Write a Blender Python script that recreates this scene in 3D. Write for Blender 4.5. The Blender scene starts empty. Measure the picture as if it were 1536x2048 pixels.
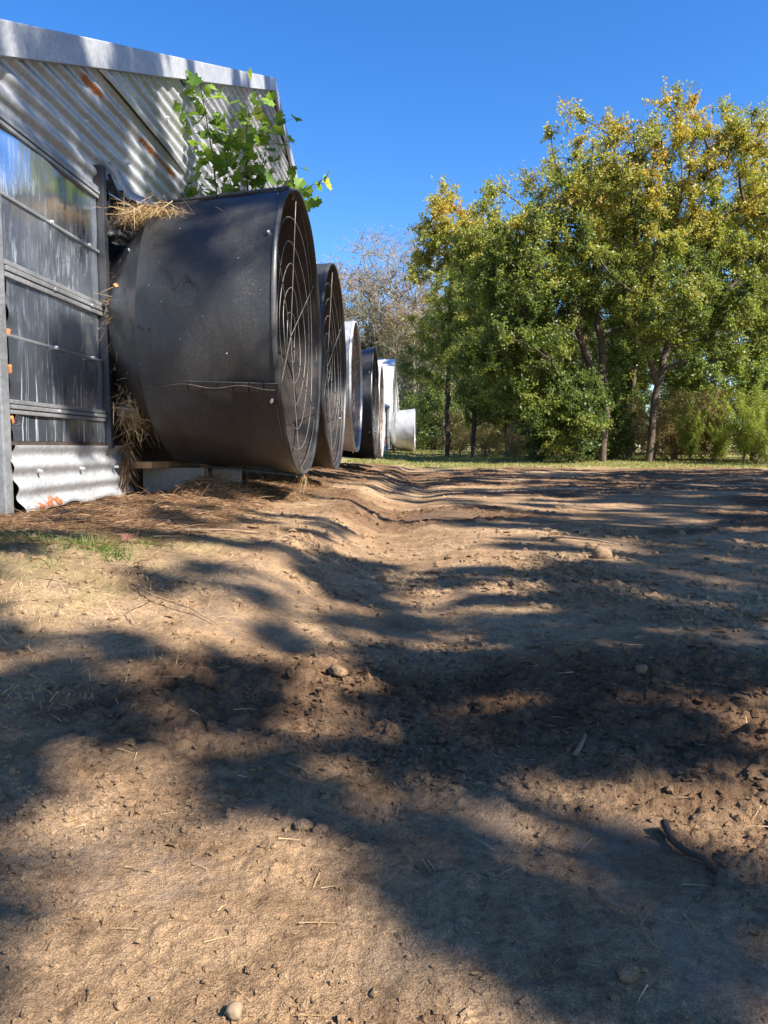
import bpy, bmesh, math, random
import numpy as np
from mathutils import Vector, Matrix

# ------------------------------------------------------------------ camera, sky, sun, exposure
S = bpy.context.scene
COL = S.collection
R = math.radians
FPX = 1479.0
YAW = math.atan(78 / FPX)
PITCH = math.atan(127 / FPX)
cam_d = bpy.data.cameras.new('camera')
cam = bpy.data.objects.new('camera', cam_d)
COL.objects.link(cam)
cam.location = (0, 0, 0.5)
cam.rotation_euler = (math.pi / 2 - PITCH, 0, YAW)
cam_d.sensor_fit = 'VERTICAL'
cam_d.sensor_height = 36
cam_d.lens = 36 * FPX / 2048
cam_d.clip_start = 0.02
cam_d.clip_end = 2000
S.camera = cam

SUN_EL = R(41)
SUN_AZ = R(-32)            # measured from +X towards +Y (negative: slightly behind the camera)
sdir = Vector((math.cos(SUN_EL) * math.cos(SUN_AZ), math.cos(SUN_EL) * math.sin(SUN_AZ), math.sin(SUN_EL)))
W = bpy.data.worlds.new('World')
S.world = W
W.use_nodes = True
wn = W.node_tree
bg = wn.nodes['Background']
sky = wn.nodes.new('ShaderNodeTexSky')
sky.sky_type = 'NISHITA'
sky.sun_disc = False
sky.sun_elevation = SUN_EL
sky.sun_rotation = math.pi / 2 - SUN_AZ
sky.altitude = 100
sky.air_density = 1.0
sky.dust_density = 0.25
sky.ozone_density = 3.5
hs = wn.nodes.new('ShaderNodeHueSaturation')
hs.inputs['Saturation'].default_value = 1.31
hs.inputs['Hue'].default_value = 0.509
hs.inputs['Value'].default_value = 1.0
wn.links.new(sky.outputs[0], hs.inputs['Color'])
wn.links.new(hs.outputs[0], bg.inputs['Color'])
bg.inputs['Strength'].default_value = 0.088
sun_d = bpy.data.lights.new('sun', 'SUN')
sun_d.energy = 5.0
sun_d.angle = R(0.53)
sun_d.color = (1.0, 0.955, 0.885)
sun = bpy.data.objects.new('sun', sun_d)
COL.objects.link(sun)
sun.rotation_euler = sdir.to_track_quat('Z', 'Y').to_euler()
S.view_settings.view_transform = 'Standard'
S.view_settings.look = 'None'
S.view_settings.gamma = 1
S.view_settings.use_curve_mapping = False
S.view_settings.exposure = 1.55
S.cycles.max_bounces = 8
S.cycles.transparent_max_bounces = 4
S.cycles.use_denoising = True

# ------------------------------------------------------------------ helpers
rng = np.random.default_rng(7)


def vnoise(x, y, seed=0):
    xi = np.floor(x).astype(np.int64)
    yi = np.floor(y).astype(np.int64)
    xf = x - xi
    yf = y - yi

    def h(a, b):
        n = (a * 374761393 + b * 668265263 + seed * 982451653) & 0x7fffffff
        n = ((n ^ (n >> 13)) * 1274126177) & 0x7fffffff
        n = (n ^ (n >> 16)) & 0xffff
        return n / 65535.0 * 2 - 1
    u = xf * xf * xf * (xf * (xf * 6 - 15) + 10)
    v = yf * yf * yf * (yf * (yf * 6 - 15) + 10)
    return (h(xi, yi) * (1 - u) + h(xi + 1, yi) * u) * (1 - v) + (h(xi, yi + 1) * (1 - u) + h(xi + 1, yi + 1) * u) * v


def fbm(x, y, oct=4, seed=0, gain=0.5):
    s = 0
    a = 1.0
    for i in range(oct):
        s = s + a * vnoise(x * 2 ** i + 17.3 * i, y * 2 ** i - 9.1 * i, seed + i * 31)
        a *= gain
    return s


def sstep(a, b, x):
    t = np.clip((x - a) / (b - a), 0, 1)
    return t * t * (3 - 2 * t)


def mesh_np(name, V, F, mat=None, smooth=False, attrs=None):
    """V (n,3); F (m,k) of one polygon size."""
    V = np.asarray(V, dtype=np.float32)
    F = np.asarray(F, dtype=np.int32)
    me = bpy.data.meshes.new(name)
    me.vertices.add(len(V))
    me.vertices.foreach_set('co', V.ravel())
    k = F.shape[1]
    me.loops.add(F.size)
    me.loops.foreach_set('vertex_index', F.ravel())
    me.polygons.add(len(F))
    me.polygons.foreach_set('loop_start', np.arange(0, F.size, k, dtype=np.int32))
    try:
        me.polygons.foreach_set('loop_total', np.full(len(F), k, dtype=np.int32))
    except Exception:
        pass
    me.polygons.foreach_set('use_smooth', np.full(len(F), bool(smooth)))
    for an, (dom, arr) in (attrs or {}).items():
        at_ = me.attributes.new(an, 'FLOAT', dom)
        at_.data.foreach_set('value', np.asarray(arr, dtype=np.float32).ravel())
    me.update(calc_edges=True)
    if mat:
        me.materials.append(mat)
    return me


def link(name, me, parent=None, loc=None, rot=None):
    o = bpy.data.objects.new(name, me)
    COL.objects.link(o)
    if parent:
        o.parent = parent
    if loc is not None:
        o.location = loc
    if rot is not None:
        o.rotation_euler = rot
    return o


def tag(o, label=None, cat=None, group=None, kind=None):
    if label:
        o['label'] = label
    if cat:
        o['category'] = cat
    if group:
        o['group'] = group
    if kind:
        o['kind'] = kind
    return o


class MB:
    """collects vertices and faces, built as one mesh object"""

    def __init__(self):
        self.v = []
        self.f = []

    def box(self, x0, x1, y0, y1, z0, z1, M=None):
        b = len(self.v)
        for x in (x0, x1):
            for y in (y0, y1):
                for z in (z0, z1):
                    p = Vector((x, y, z))
                    self.v.append(tuple(M @ p) if M else tuple(p))
        for q in ((0, 1, 3, 2), (4, 6, 7, 5), (0, 4, 5, 1), (2, 3, 7, 6), (0, 2, 6, 4), (1, 5, 7, 3)):
            self.f.append(tuple(b + i for i in q))
        return self

    def tube(self, pts, r, n=6, cap=True):
        pts = [Vector(p) for p in pts]
        rs = r if isinstance(r, (list, tuple)) else [r] * len(pts)
        b = len(self.v)
        up = Vector((0.31, 0.17, 0.93))
        for i, p in enumerate(pts):
            d = (pts[min(i + 1, len(pts) - 1)] - pts[max(i - 1, 0)]).normalized()
            a = d.cross(up)
            if a.length < 1e-3:
                a = d.cross(Vector((1, 0, 0)))
            a.normalize()
            c = d.cross(a)
            for k in range(n):
                t = 2 * math.pi * k / n
                self.v.append(tuple(p + (a * math.cos(t) + c * math.sin(t)) * rs[i]))
        for i in range(len(pts) - 1):
            for k in range(n):
                k2 = (k + 1) % n
                self.f.append((b + i * n + k, b + i * n + k2, b + (i + 1) * n + k2, b + (i + 1) * n + k))
        if cap:
            self.f.append(tuple(b + k for k in range(n))[::-1])
            e = b + (len(pts) - 1) * n
            self.f.append(tuple(e + k for k in range(n)))
        return self

    def mesh(self, name, mat, smooth=False, bevel=0):
        me = bpy.data.meshes.new(name)
        me.from_pydata(self.v, [], self.f)
        if bevel:
            bm = bmesh.new()
            bm.from_mesh(me)
            bmesh.ops.bevel(bm, geom=bm.edges[:], offset=bevel, segments=2, affect='EDGES', profile=0.6)
            bm.to_mesh(me)
            bm.free()
        if smooth:
            for p in me.polygons:
                p.use_smooth = True
        me.materials.append(mat)
        me.update()
        return me

    def build(self, name, mat, parent=None, smooth=False, bevel=0, loc=None, rot=None):
        return link(name, self.mesh(name, mat, smooth, bevel), parent, loc, rot)


def grid_mesh(name, P, mat, smooth=True, attrs=None):
    """P (rows, cols, 3) grid of points -> mesh"""
    r, c = P.shape[:2]
    i = np.arange(r * c).reshape(r, c)
    F = np.stack([i[:-1, :-1], i[:-1, 1:], i[1:, 1:], i[1:, :-1]], -1).reshape(-1, 4)
    return mesh_np(name, P.reshape(-1, 3), F, mat, smooth, attrs)


def empty(name, loc=(0, 0, 0), rz=0):
    o = bpy.data.objects.new(name, None)
    o.empty_display_size = 0.2
    COL.objects.link(o)
    o.location = loc
    o.rotation_euler = (0, 0, rz)
    return o


def copy_tree(o, parent=None):
    c = o.copy()
    COL.objects.link(c)
    c.parent = parent
    for ch in list(o.children):
        copy_tree(ch, c)
    return c


# ------------------------------------------------------------------ materials
class NT:
    def __init__(self, name):
        self.m = bpy.data.materials.new(name)
        self.m.use_nodes = True
        self.t = self.m.node_tree
        self.b = self.t.nodes['Principled BSDF']
        self.out = self.t.nodes['Material Output']

    def n(self, typ, **kw):
        x = self.t.nodes.new(typ)
        for k, v in kw.items():
            setattr(x, k, v)
        return x

    def l(self, a, b):
        self.t.links.new(a, b)

    def tc(self):
        return self.n('ShaderNodeTexCoord').outputs['Object']

    def geo(self):
        return self.n('ShaderNodeNewGeometry').outputs['Position']

    def mapping(self, vec, scale=(1, 1, 1), loc=(0, 0, 0)):
        m = self.n('ShaderNodeMapping')
        m.inputs['Scale'].default_value = scale
        m.inputs['Location'].default_value = loc
        self.l(vec, m.inputs['Vector'])
        return m.outputs[0]

    def noise(self, vec, scale=5, detail=4, rough=0.55, dist=0):
        x = self.n('ShaderNodeTexNoise')
        x.inputs['Scale'].default_value = scale
        x.inputs['Detail'].default_value = detail
        x.inputs['Roughness'].default_value = rough
        x.inputs['Distortion'].default_value = dist
        self.l(vec, x.inputs['Vector'])
        return x.outputs['Fac']

    def ramp(self, fac, stops, mode='LINEAR'):
        x = self.n('ShaderNodeValToRGB')
        x.color_ramp.interpolation = mode
        els = x.color_ramp.elements
        while len(els) < len(stops):
            els.new(0.5)
        for e, (p, c) in zip(els, stops):
            e.position = p
            e.color = (*c, 1) if len(c) == 3 else c
        self.l(fac, x.inputs[0])
        return x.outputs[0]

    def rng_(self, fac, a, b, c=0.0, d=1.0):
        x = self.n('ShaderNodeMapRange')
        x.inputs[1].default_value = a
        x.inputs[2].default_value = b
        x.inputs[3].default_value = c
        x.inputs[4].default_value = d
        self.l(fac, x.inputs[0])
        return x.outputs[0]

    def mix(self, fac, a, b, mode='MIX'):
        x = self.n('ShaderNodeMix', data_type='RGBA', blend_type=mode)
        for s, v in ((x.inputs[0], fac), (x.inputs[6], a), (x.inputs[7], b)):
            if hasattr(v, 'is_linked'):
                self.l(v, s)
            elif isinstance(v, (int, float)):
                s.default_value = v
            else:
                s.default_value = (*v, 1)
        return x.outputs[2]

    def math(self, op, a, b=0.0):
        x = self.n('ShaderNodeMath', operation=op)
        for s, v in ((x.inputs[0], a), (x.inputs[1], b)):
            if hasattr(v, 'is_linked'):
                self.l(v, s)
            else:
                s.default_value = v
        return x.outputs[0]

    def attr(self, name):
        x = self.n('ShaderNodeAttribute')
        x.attribute_name = name
        return x.outputs['Fac']

    def set(self, sock, v):
        s = self.b.inputs[sock]
        if hasattr(v, 'is_linked'):
            self.l(v, s)
        elif isinstance(v, (int, float)):
            s.default_value = v
        else:
            s.default_value = (*v, 1)

    def bump(self, h, strength=0.3, dist=0.01):
        x = self.n('ShaderNodeBump')
        x.inputs['Strength'].default_value = strength
        x.inputs['Distance'].default_value = dist
        self.l(h, x.inputs['Height'])
        self.l(x.outputs[0], self.b.inputs['Normal'])
        return x


def mat_soil():
    k = NT('soil')
    p = k.geo()
    n1 = k.noise(p, 1.3, 5, 0.6)
    n2 = k.noise(p, 9, 6, 0.65)
    n3 = k.noise(p, 70, 5, 0.7)
    n4 = k.noise(p, 420, 3, 0.7)
    base = k.ramp(n1, [(0.3, (0.262, 0.165, 0.089)), (0.5, (0.355, 0.234, 0.133)), (0.7, (0.445, 0.31, 0.185))])
    c2 = k.ramp(n2, [(0.3, (0.55, 0.52, 0.5)), (0.55, (1, 1, 1)), (0.75, (1.18, 1.13, 1.05))])
    c3 = k.ramp(n3, [(0.25, (0.5, 0.47, 0.45)), (0.5, (1, 1, 1)), (0.72, (1.35, 1.3, 1.25))])
    c4 = k.ramp(n4, [(0.3, (0.55, 0.52, 0.5)), (0.55, (1, 1, 1)), (0.75, (1.6, 1.55, 1.5))])
    c = k.mix(1, k.mix(1, k.mix(1, base, c2, 'MULTIPLY'), c3, 'MULTIPLY'), c4, 'MULTIPLY')
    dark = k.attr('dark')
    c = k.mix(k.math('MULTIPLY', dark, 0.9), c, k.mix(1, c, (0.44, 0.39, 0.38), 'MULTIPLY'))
    straw = k.attr('straw')
    sc = k.ramp(k.noise(k.mapping(p, (60, 9, 30)), 3, 5, 0.7), [(0.3, (0.07, 0.038, 0.02)), (0.5, (0.22, 0.125, 0.06)), (0.7, (0.40, 0.25, 0.12))])
    c = k.mix(k.math('MULTIPLY', straw, k.rng_(n2, 0.35, 0.6, 0.35, 1.0)), c, sc)
    grass = k.attr('grass')
    gc = k.ramp(k.noise(p, 6, 6, 0.7), [(0.3, (0.10, 0.11, 0.03)), (0.5, (0.24, 0.21, 0.075)), (0.7, (0.40, 0.32, 0.14))])
    c = k.mix(k.math('MULTIPLY', grass, k.rng_(n2, 0.3, 0.6, 0.5, 1.0)), c, gc)
    wet = k.attr('wet')
    wm = k.math('MULTIPLY', k.math('MULTIPLY', wet, 0.5), k.rng_(k.noise(p, 22, 5, 0.7), 0.44, 0.58))
    c = k.mix(wm, c, (0.135, 0.098, 0.072))
    k.set('Base Color', c)
    k.set('Roughness', k.rng_(wm, 0, 1, 0.92, 0.46))
    k.set('Specular IOR Level', k.rng_(wm, 0, 1, 0.10, 0.38))
    h = k.math('ADD', k.math('MULTIPLY', n3, 0.7), k.math('MULTIPLY', n4, 0.3))
    h = k.math('MULTIPLY', h, k.rng_(wm, 0, 1, 1, 0.25))
    k.bump(h, 1.0, 0.014)
    return k.m


def mat_simple(name, col, rough=0.7, metal=0.0, var=0.25, scale=20, bump=0.2, bd=0.004, spec=None):
    k = NT(name)
    p = k.tc()
    n = k.noise(p, scale, 5, 0.65)
    lo = tuple(c * (1 - var) for c in col)
    hi = tuple(min(1, c * (1 + var)) for c in col)
    k.set('Base Color', k.ramp(n, [(0.3, lo), (0.7, hi)]))
    k.set('Roughness', k.rng_(n, 0.3, 0.7, max(0, rough - 0.1), min(1, rough + 0.1)))
    k.set('Metallic', metal)
    if spec is not None:
        k.set('Specular IOR Level', spec)
    if bump:
        k.bump(n, bump, bd)
    return k.m


def mat_galv(name='galvanised_sheet', rust_band=False, base=0.45, rust=0.0, met=0.4):
    k = NT(name)
    g = k.geo()
    sp = k.n('ShaderNodeTexVoronoi')
    sp.inputs['Scale'].default_value = 55
    k.l(g, sp.inputs['Vector'])
    spang = k.ramp(sp.outputs['Color'], [(0.2, (base * .86,) * 3), (0.8, (base * 1.1, base * 1.11, base * 1.12))])
    n = k.noise(k.mapping(g, (1, 0.35, 1)), 3.0, 6, 0.65)
    c = k.mix(0.85, spang, k.ramp(n, [(0.3, (0.66, 0.66, 0.67)), (0.6, (1, 1, 1))]), 'MULTIPLY')
    m = 0.0
    rc = k.ramp(k.noise(g, 40, 5, 0.7), [(0.3, (0.13, 0.035, 0.012)), (0.6, (0.34, 0.115, 0.04)), (0.8, (0.42, 0.18, 0.08))])
    if rust_band:
        s = k.n('ShaderNodeSeparateXYZ')
        k.l(g, s.inputs[0])
        wob = k.noise(g, 14, 5, 0.75)
        dz = k.math('ABSOLUTE', k.math('SUBTRACT', s.outputs['Z'], 2.55))
        bz = k.math('ADD', k.rng_(dz, 0.002, 0.03, 0.5, -0.4), k.rng_(wob, 0.3, 0.7, -0.5, 0.5))

        def seg(a, b):
            return k.math('MULTIPLY', k.rng_(s.outputs['Y'], a - .06, a + .06), k.rng_(s.outputs['Y'], b - .06, b + .06, 1, 0))
        m1 = k.math('MAXIMUM', seg(4.15, 4.45), k.math('MAXIMUM', seg(4.98, 5.72), k.math('MULTIPLY', seg(4.45, 4.98), 0.55)))
        r1 = k.math('MULTIPLY', k.rng_(bz, 0.12, 0.24), k.rng_(m1, 0.4, 0.8))
        # a rust patch at the lower front corner of the skirting sheet
        dzb = k.math('MULTIPLY', k.rng_(s.outputs['Z'], 0.25, 0.30, 1, 0), seg(3.42, 3.70))
        r2 = k.rng_(k.math('MULTIPLY', dzb, k.rng_(wob, 0.4, 0.62)), 0.3, 0.5)
        fac = k.math('MAXIMUM', r1, r2)
        c = k.mix(fac, c, rc)
        m = fac
    if rust:
        rn = k.rng_(k.noise(k.mapping(g, (1, 1, 0.35)), 2.2, 6, 0.7), 0.60 - rust, 0.68 - rust * .5)
        c = k.mix(rn, c, rc)
        m = rn
    k.set('Base Color', c)
    k.set('Metallic', k.rng_(m, 0, 1, met, 0.0) if hasattr(m, 'is_linked') else met)
    k.set('Roughness', k.rng_(n, 0.3, 0.7, 0.36, 0.52))
    k.bump(k.noise(g, 6, 3, 0.5), 0.15, 0.01)
    return k.m


def mat_panel():
    """shiny flat sheet with run-off streaks"""
    k = NT('weathered_shiny_sheet')
    g = k.geo()
    st = k.noise(k.mapping(g, (1, 26, 0.35)), 2.6, 4, 0.6, 0.4)
    big = k.noise(g, 2.6, 4, 0.6, 0.6)
    s = k.n('ShaderNodeSeparateXYZ')
    k.l(g, s.inputs[0])
    lower = k.rng_(s.outputs['Z'], 1.0, 1.35, 1.0, 0.12)
    streak = k.math('MULTIPLY', k.rng_(st, 0.60, 0.68), lower)
    smear = k.math('MULTIPLY', k.rng_(k.noise(k.mapping(g, (1, 9, 1.3)), 5, 6, 0.75), 0.5, 0.75), k.rng_(big, 0.45, 0.6))
    c = k.ramp(big, [(0.3, (0.62, 0.70, 0.80)), (0.7, (0.78, 0.85, 0.93))])
    rusty = k.rng_(k.noise(g, 5.0, 5, 0.7), 0.68, 0.85, 0, 0.35)
    c = k.mix(rusty, c, (0.26, 0.14, 0.075))
    depo = k.math('MAXIMUM', k.math('MULTIPLY', streak, 0.6), k.math('MULTIPLY', smear, 0.45))
    c = k.mix(depo, c, (0.62, 0.68, 0.73))
    k.set('Base Color', c)
    k.set('Metallic', k.rng_(k.math('MAXIMUM', depo, rusty), 0, 1, 0.95, 0.1))
    k.set('Roughness', k.math('ADD', k.rng_(big, 0.3, 0.7, 0.10, 0.26), k.math('MULTIPLY', depo, 0.3)))
    k.bump(k.noise(k.mapping(g, (1, 4, 1.0)), 1.6, 3, 0.5), 0.35, 0.02)
    return k.m


def mat_black():
    k = NT('black_poly')
    p = k.tc()
    n = k.noise(p, 3.0, 5, 0.6)
    d = k.noise(p, 120, 4, 0.75)
    sc = k.noise(k.mapping(p, (2, 60, 60)), 2.0, 3, 0.6)
    dust = k.math('MULTIPLY', k.rng_(d, 0.42, 0.75), k.rng_(k.noise(k.mapping(p, (1.5, 1, .6)), 4, 6, 0.7), 0.4, 0.65, 0.08, 1.0))
    c = k.mix(dust, (0.017, 0.0175, 0.0185), (0.085, 0.078, 0.066))
    c = k.mix(k.rng_(sc, 0.66, 0.74, 0, 0.35), c, (0.12, 0.12, 0.12))
    k.set('Base Color', c)
    k.set('Roughness', k.rng_(n, 0.3, 0.7, 0.34, 0.66))
    k.set('Specular IOR Level', 0.5)
    k.bump(n, 0.25, 0.02)
    return k.m


def mat_cone_inside(name, a, b, rough=0.5, metal=0.0):
    k = NT(name)
    p = k.tc()
    n = k.noise(k.mapping(p, (0.6, 1, 1)), 7, 6, 0.75)
    d = k.noise(p, 90, 4, 0.8)
    f = k.math('MULTIPLY', k.rng_(n, 0.42, 0.62), k.rng_(d, 0.35, 0.6, 0.3, 1))
    k.set('Base Color', k.mix(f, a, b))
    k.set('Roughness', rough)
    k.set('Metallic', metal)
    return k.m


def mat_leaf(name, stops, trans=0.42, rough=0.45):
    k = NT(name)
    t = k.attr('tint')
    c = k.ramp(t, stops)
    k.set('Base Color', c)
    k.set('Roughness', rough)
    k.set('Specular IOR Level', 0.35)
    tr = k.n('ShaderNodeBsdfTranslucent')
    k.l(k.mix(1, c, (1.25, 1.15, 0.55), 'MULTIPLY'), tr.inputs['Color'])
    mx = k.n('ShaderNodeMixShader')
    mx.inputs[0].default_value = trans
    k.l(k.b.outputs[0], mx.inputs[1])
    k.l(tr.outputs[0], mx.inputs[2])
    k.l(mx.outputs[0], k.out.inputs[0])
    return k.m


def mat_bark(name, lo, hi):
    k = NT(name)
    p = k.geo()
    n = k.noise(k.mapping(p, (1, 1, 0.2)), 22, 6, 0.7)
    k.set('Base Color', k.ramp(n, [(0.3, lo), (0.7, hi)]))
    k.set('Roughness', 0.9)
    k.set('Specular IOR Level', 0.15)
    k.bump(n, 0.7, 0.02)
    return k.m


M = dict(
    soil=mat_soil(),
    clod=mat_simple('soil_clod', (0.215, 0.14, 0.085), 0.95, 0, 0.4, 30, 0.6, 0.004, 0.1),
    stone=mat_simple('pale_stone', (0.22, 0.155, 0.095), 0.85, 0, 0.25, 40, 0.4, 0.002, 0.3),
    straw=mat_leaf('pine_straw', [(0, (0.08, 0.04, 0.02)), (0.5, (0.20, 0.11, 0.055)), (1, (0.36, 0.23, 0.115))], 0.15, 0.6),
    hay=mat_leaf('dry_grass', [(0, (0.20, 0.12, 0.055)), (0.5, (0.42, 0.28, 0.13)), (1, (0.62, 0.46, 0.25))], 0.2, 0.6),
    grass=mat_leaf('grass_blade', [(0, (0.05, 0.085, 0.018)), (0.5, (0.13, 0.17, 0.035)), (1, (0.33, 0.29, 0.11))], 0.35, 0.5),
    twig=mat_bark('dry_twig', (0.12, 0.075, 0.045), (0.34, 0.24, 0.15)),
    galv=mat_galv('galvanised_sheet', True),
    galv_plain=mat_galv('galvanised_trim', False, 0.46),
    galv_trim=mat_galv('dull_flashing', False, 0.40, 0.0, 0.2),
    galv_dark=mat_galv('dull_rail', False, 0.30, 0.0, 0.5),
    galv_white=mat_galv('pale_galvanised', False, 0.74, 0.06, 0.05),
    panel=mat_panel(),
    black=mat_black(),
    black_in=mat_cone_inside('black_inside_dust', (0.018, 0.016, 0.015), (0.06, 0.042, 0.028), 0.45),
    galv_in=mat_cone_inside('galvanised_inside_rust', (0.30, 0.25, 0.22), (0.13, 0.06, 0.03), 0.6, 0.15),
    tarp=mat_simple('black_tarp', (0.022, 0.022, 0.024), 0.55, 0, 0.4, 9, 0.4, 0.01),
    wire=mat_simple('guard_wire', (0.16, 0.15, 0.14), 0.5, 0.6, 0.3, 30, 0),
    bolt=mat_simple('bolt_zinc', (0.6, 0.6, 0.58), 0.4, 0.5, 0.1, 30, 0),
    dust=mat_cone_inside('dusty_shutter', (0.17, 0.115, 0.07), (0.46, 0.35, 0.22), 0.9),
    blade=mat_cone_inside('fan_blade_metal', (0.30, 0.29, 0.28), (0.16, 0.10, 0.06), 0.5, 0.4),
    wood=mat_bark('raw_plank', (0.24, 0.14, 0.065), (0.45, 0.29, 0.15)),
    wood_dark=mat_bark('old_timber', (0.035, 0.026, 0.02), (0.085, 0.062, 0.045)),
    block=mat_simple('concrete_grey', (0.23, 0.21, 0.18), 0.9, 0, 0.2, 35, 0.5, 0.004),
    rust=mat_simple('rusty_iron', (0.42, 0.15, 0.04), 0.85, 0, 0.4, 40, 0.5, 0.004),
    bark=mat_bark('oak_bark', (0.045, 0.034, 0.026), (0.14, 0.105, 0.078)),
    bark_pale=mat_bark('pale_bark', (0.14, 0.125, 0.10), (0.31, 0.28, 0.22)),
    leaf_oak=mat_leaf('oak_leaf', [(0, (0.05, 0.085, 0.024)), (0.3, (0.14, 0.195, 0.045)), (0.55, (0.31, 0.325, 0.070)), (0.8, (0.47, 0.36, 0.08)), (1, (0.48, 0.25, 0.07))], 0.48),
    leaf_far=mat_leaf('far_leaf', [(0, (0.040, 0.07, 0.022)), (0.45, (0.11, 0.145, 0.038)), (0.75, (0.24, 0.20, 0.06)), (1, (0.33, 0.16, 0.07))]),
    needle=mat_leaf('pine_needle', [(0, (0.02, 0.045, 0.015)), (1, (0.06, 0.10, 0.03))], 0.2),
    fennel=mat_leaf('feathery_weed', [(0, (0.10, 0.16, 0.02)), (0.6, (0.27, 0.33, 0.05)), (1, (0.42, 0.42, 0.10))]),
    weed=mat_leaf('dry_weed', [(0, (0.15, 0.15, 0.045)), (0.5, (0.33, 0.28, 0.10)), (1, (0.48, 0.37, 0.19))]),
    maple=mat_leaf('maple_leaf', [(0, (0.07, 0.14, 0.022)), (0.7, (0.19, 0.32, 0.05)), (1, (0.42, 0.46, 0.12))], 0.5),
    red_leaf=mat_simple('dead_red_leaf', (0.12, 0.032, 0.017), 0.7, 0, 0.4, 50, 0.3, 0.003),
)

# ------------------------------------------------------------------ ground
WALL_X = -1.9


def ground_base(x, y):
    """smooth shape of the yard, metres"""
    xw = x + 0.05 * vnoise(y * 0.9, y * 0 + 3.3, 5) + 0.02 * vnoise(y * 2.3, x * 2.0, 6)
    near = sstep(0.5, 2.6, y)
    fade = 1 - 0.45 * sstep(13, 19, y)
    bank = (0.10 * sstep(-0.28, -0.62, xw) + 0.085 * sstep(-0.6, -1.5, xw)) * near * fade
    xc = -0.08 + 0.10 * np.sin(y * 0.8 + 0.6)
    rut = -0.045 * np.exp(-((x - xc) / 0.20) ** 2) * sstep(0.7, 1.6, y) * (1 - sstep(9, 15, y))
    rise = 0.16 * sstep(15, 24, y) + 0.20 * sstep(24, 45, y) + 0.5 * sstep(45, 160, y)
    und = 0.014 * fbm(x * 0.9, y * 0.9, 3, 11) * (1 - 0.6 * sstep(14, 20, y)) + 0.03 * fbm(x * 0.25, y * 0.25, 2, 12)
    return bank + rut + rise + und


WETS = [(-0.47, 2.3, .20, .16), (-0.42, 1.85, .22, .12), (0.27, 0.94, .11, .14), (0.30, 0.74, .07, .12), (0.25, 2.95, .16, .22),
        (0.1, 5.4, .3, .3), (-0.35, 0.85, .14, .08), (0.10, 1.02, .06, .08), (-0.1, 8, .4, .4), (0.9, 3.9, .3, .25)]


def masks(x, y):
    d = 0.35 * fbm(x * 4, y * 4, 3, 77)
    wet = np.zeros_like(x)
    for (a, b, c, e) in WETS:
        wet = np.maximum(wet, 1 - sstep(0.55, 1.15, np.sqrt(((x - a) / c) ** 2 + ((y - b) / e) ** 2) + d))
    straw = sstep(-0.85, -1.15, x + 0.25 * d) * sstep(2.2, 2.9, y + 0.3 * d) * (1 - sstep(6.2, 8.5, y))
    grass = sstep(17.6, 18.8, y + 2.2 * d + 0.05 * x)
    grass = np.maximum(grass, 0.45 * sstep(-0.7, -1.0, x + 0.6 * d) * sstep(1.5, 1.9, y + d) * (1 - sstep(2.6, 3.0, y + d)))
    grass = np.maximum(grass, sstep(-1.9, -2.4, x + d) * sstep(15.5, 16.5, y))
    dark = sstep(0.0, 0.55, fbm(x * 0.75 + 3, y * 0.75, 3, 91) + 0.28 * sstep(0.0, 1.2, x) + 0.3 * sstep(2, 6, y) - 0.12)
    dark = np.maximum(dark, sstep(-.75, -1.0, x + .3 * d) * sstep(4.6, 5.0, y + d * .5) * (1 - sstep(15, 16, y)))  # dark litter below the cones, with some of their shade painted in
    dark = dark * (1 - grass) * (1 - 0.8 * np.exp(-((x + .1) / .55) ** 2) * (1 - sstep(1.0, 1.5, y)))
    return wet, straw, grass, dark


def ground_z(x, y, fine=True):
    x = np.asarray(x, dtype=float)
    y = np.asarray(y, dtype=float)
    z = ground_base(x, y)
    if fine:
        wet, straw, grass, dark = masks(x, y)
        rough = (0.42 + 0.85 * dark) * (1 - 0.85 * wet)
        r = np.hypot(x, y)
        n = 0.007 * fbm(x * 5, y * 5, 3, 21) + 0.0055 * np.abs(fbm(x * 17, y * 17, 3, 23)) + 0.0040 * fbm(x * 48, y * 48, 3, 24) + 0.0022 * np.abs(fbm(x * 130, y * 130, 2, 25)) * (r < 6)
        c = vnoise(x * 34, y * 34, 41)
        n = n + 0.006 * sstep(0.35, 0.8, c) + 0.009 * sstep(0.45, 0.85, vnoise(x * 15 + 5, y * 15, 43))
        z = z + n * rough * (1 - sstep(25, 60, r))
    return z


NA, NR = 680, 780
aa = np.concatenate([np.linspace(-180, -36, 40, endpoint=False), np.linspace(-36, 33, NA, endpoint=False), np.linspace(33, 180, 41)])
rr = np.concatenate([[0.03, 0.15, 0.3, 0.42], np.geomspace(0.5, 26, NR), np.geomspace(27, 900, 46)])
A_, R_ = np.meshgrid(np.radians(aa), rr)
gx = R_ * np.sin(A_)
gy = R_ * np.cos(A_)
gz = ground_z(gx, gy)
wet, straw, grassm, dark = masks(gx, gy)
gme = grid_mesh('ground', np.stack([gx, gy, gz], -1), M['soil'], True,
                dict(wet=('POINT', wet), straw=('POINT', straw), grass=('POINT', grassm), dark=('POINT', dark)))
gme.flip_normals()
ground = link('ground', gme)
tag(ground, 'bare brown dirt yard with a shallow rut', None, None, 'structure')


def gz1(x, y):
    return float(ground_z(np.array([x]), np.array([y]))[0])


# ------------------------------------------------------------------ houses
def roof_line(y, Y0, Z0, YR, ZR, Y1, Z1):
    return np.where(y < YR, Z0 + (ZR - Z0) * (y - Y0) / (YR - Y0), ZR + (Z1 - ZR) * (y - YR) / (Y1 - YR))


PITCHC = 0.098


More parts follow.
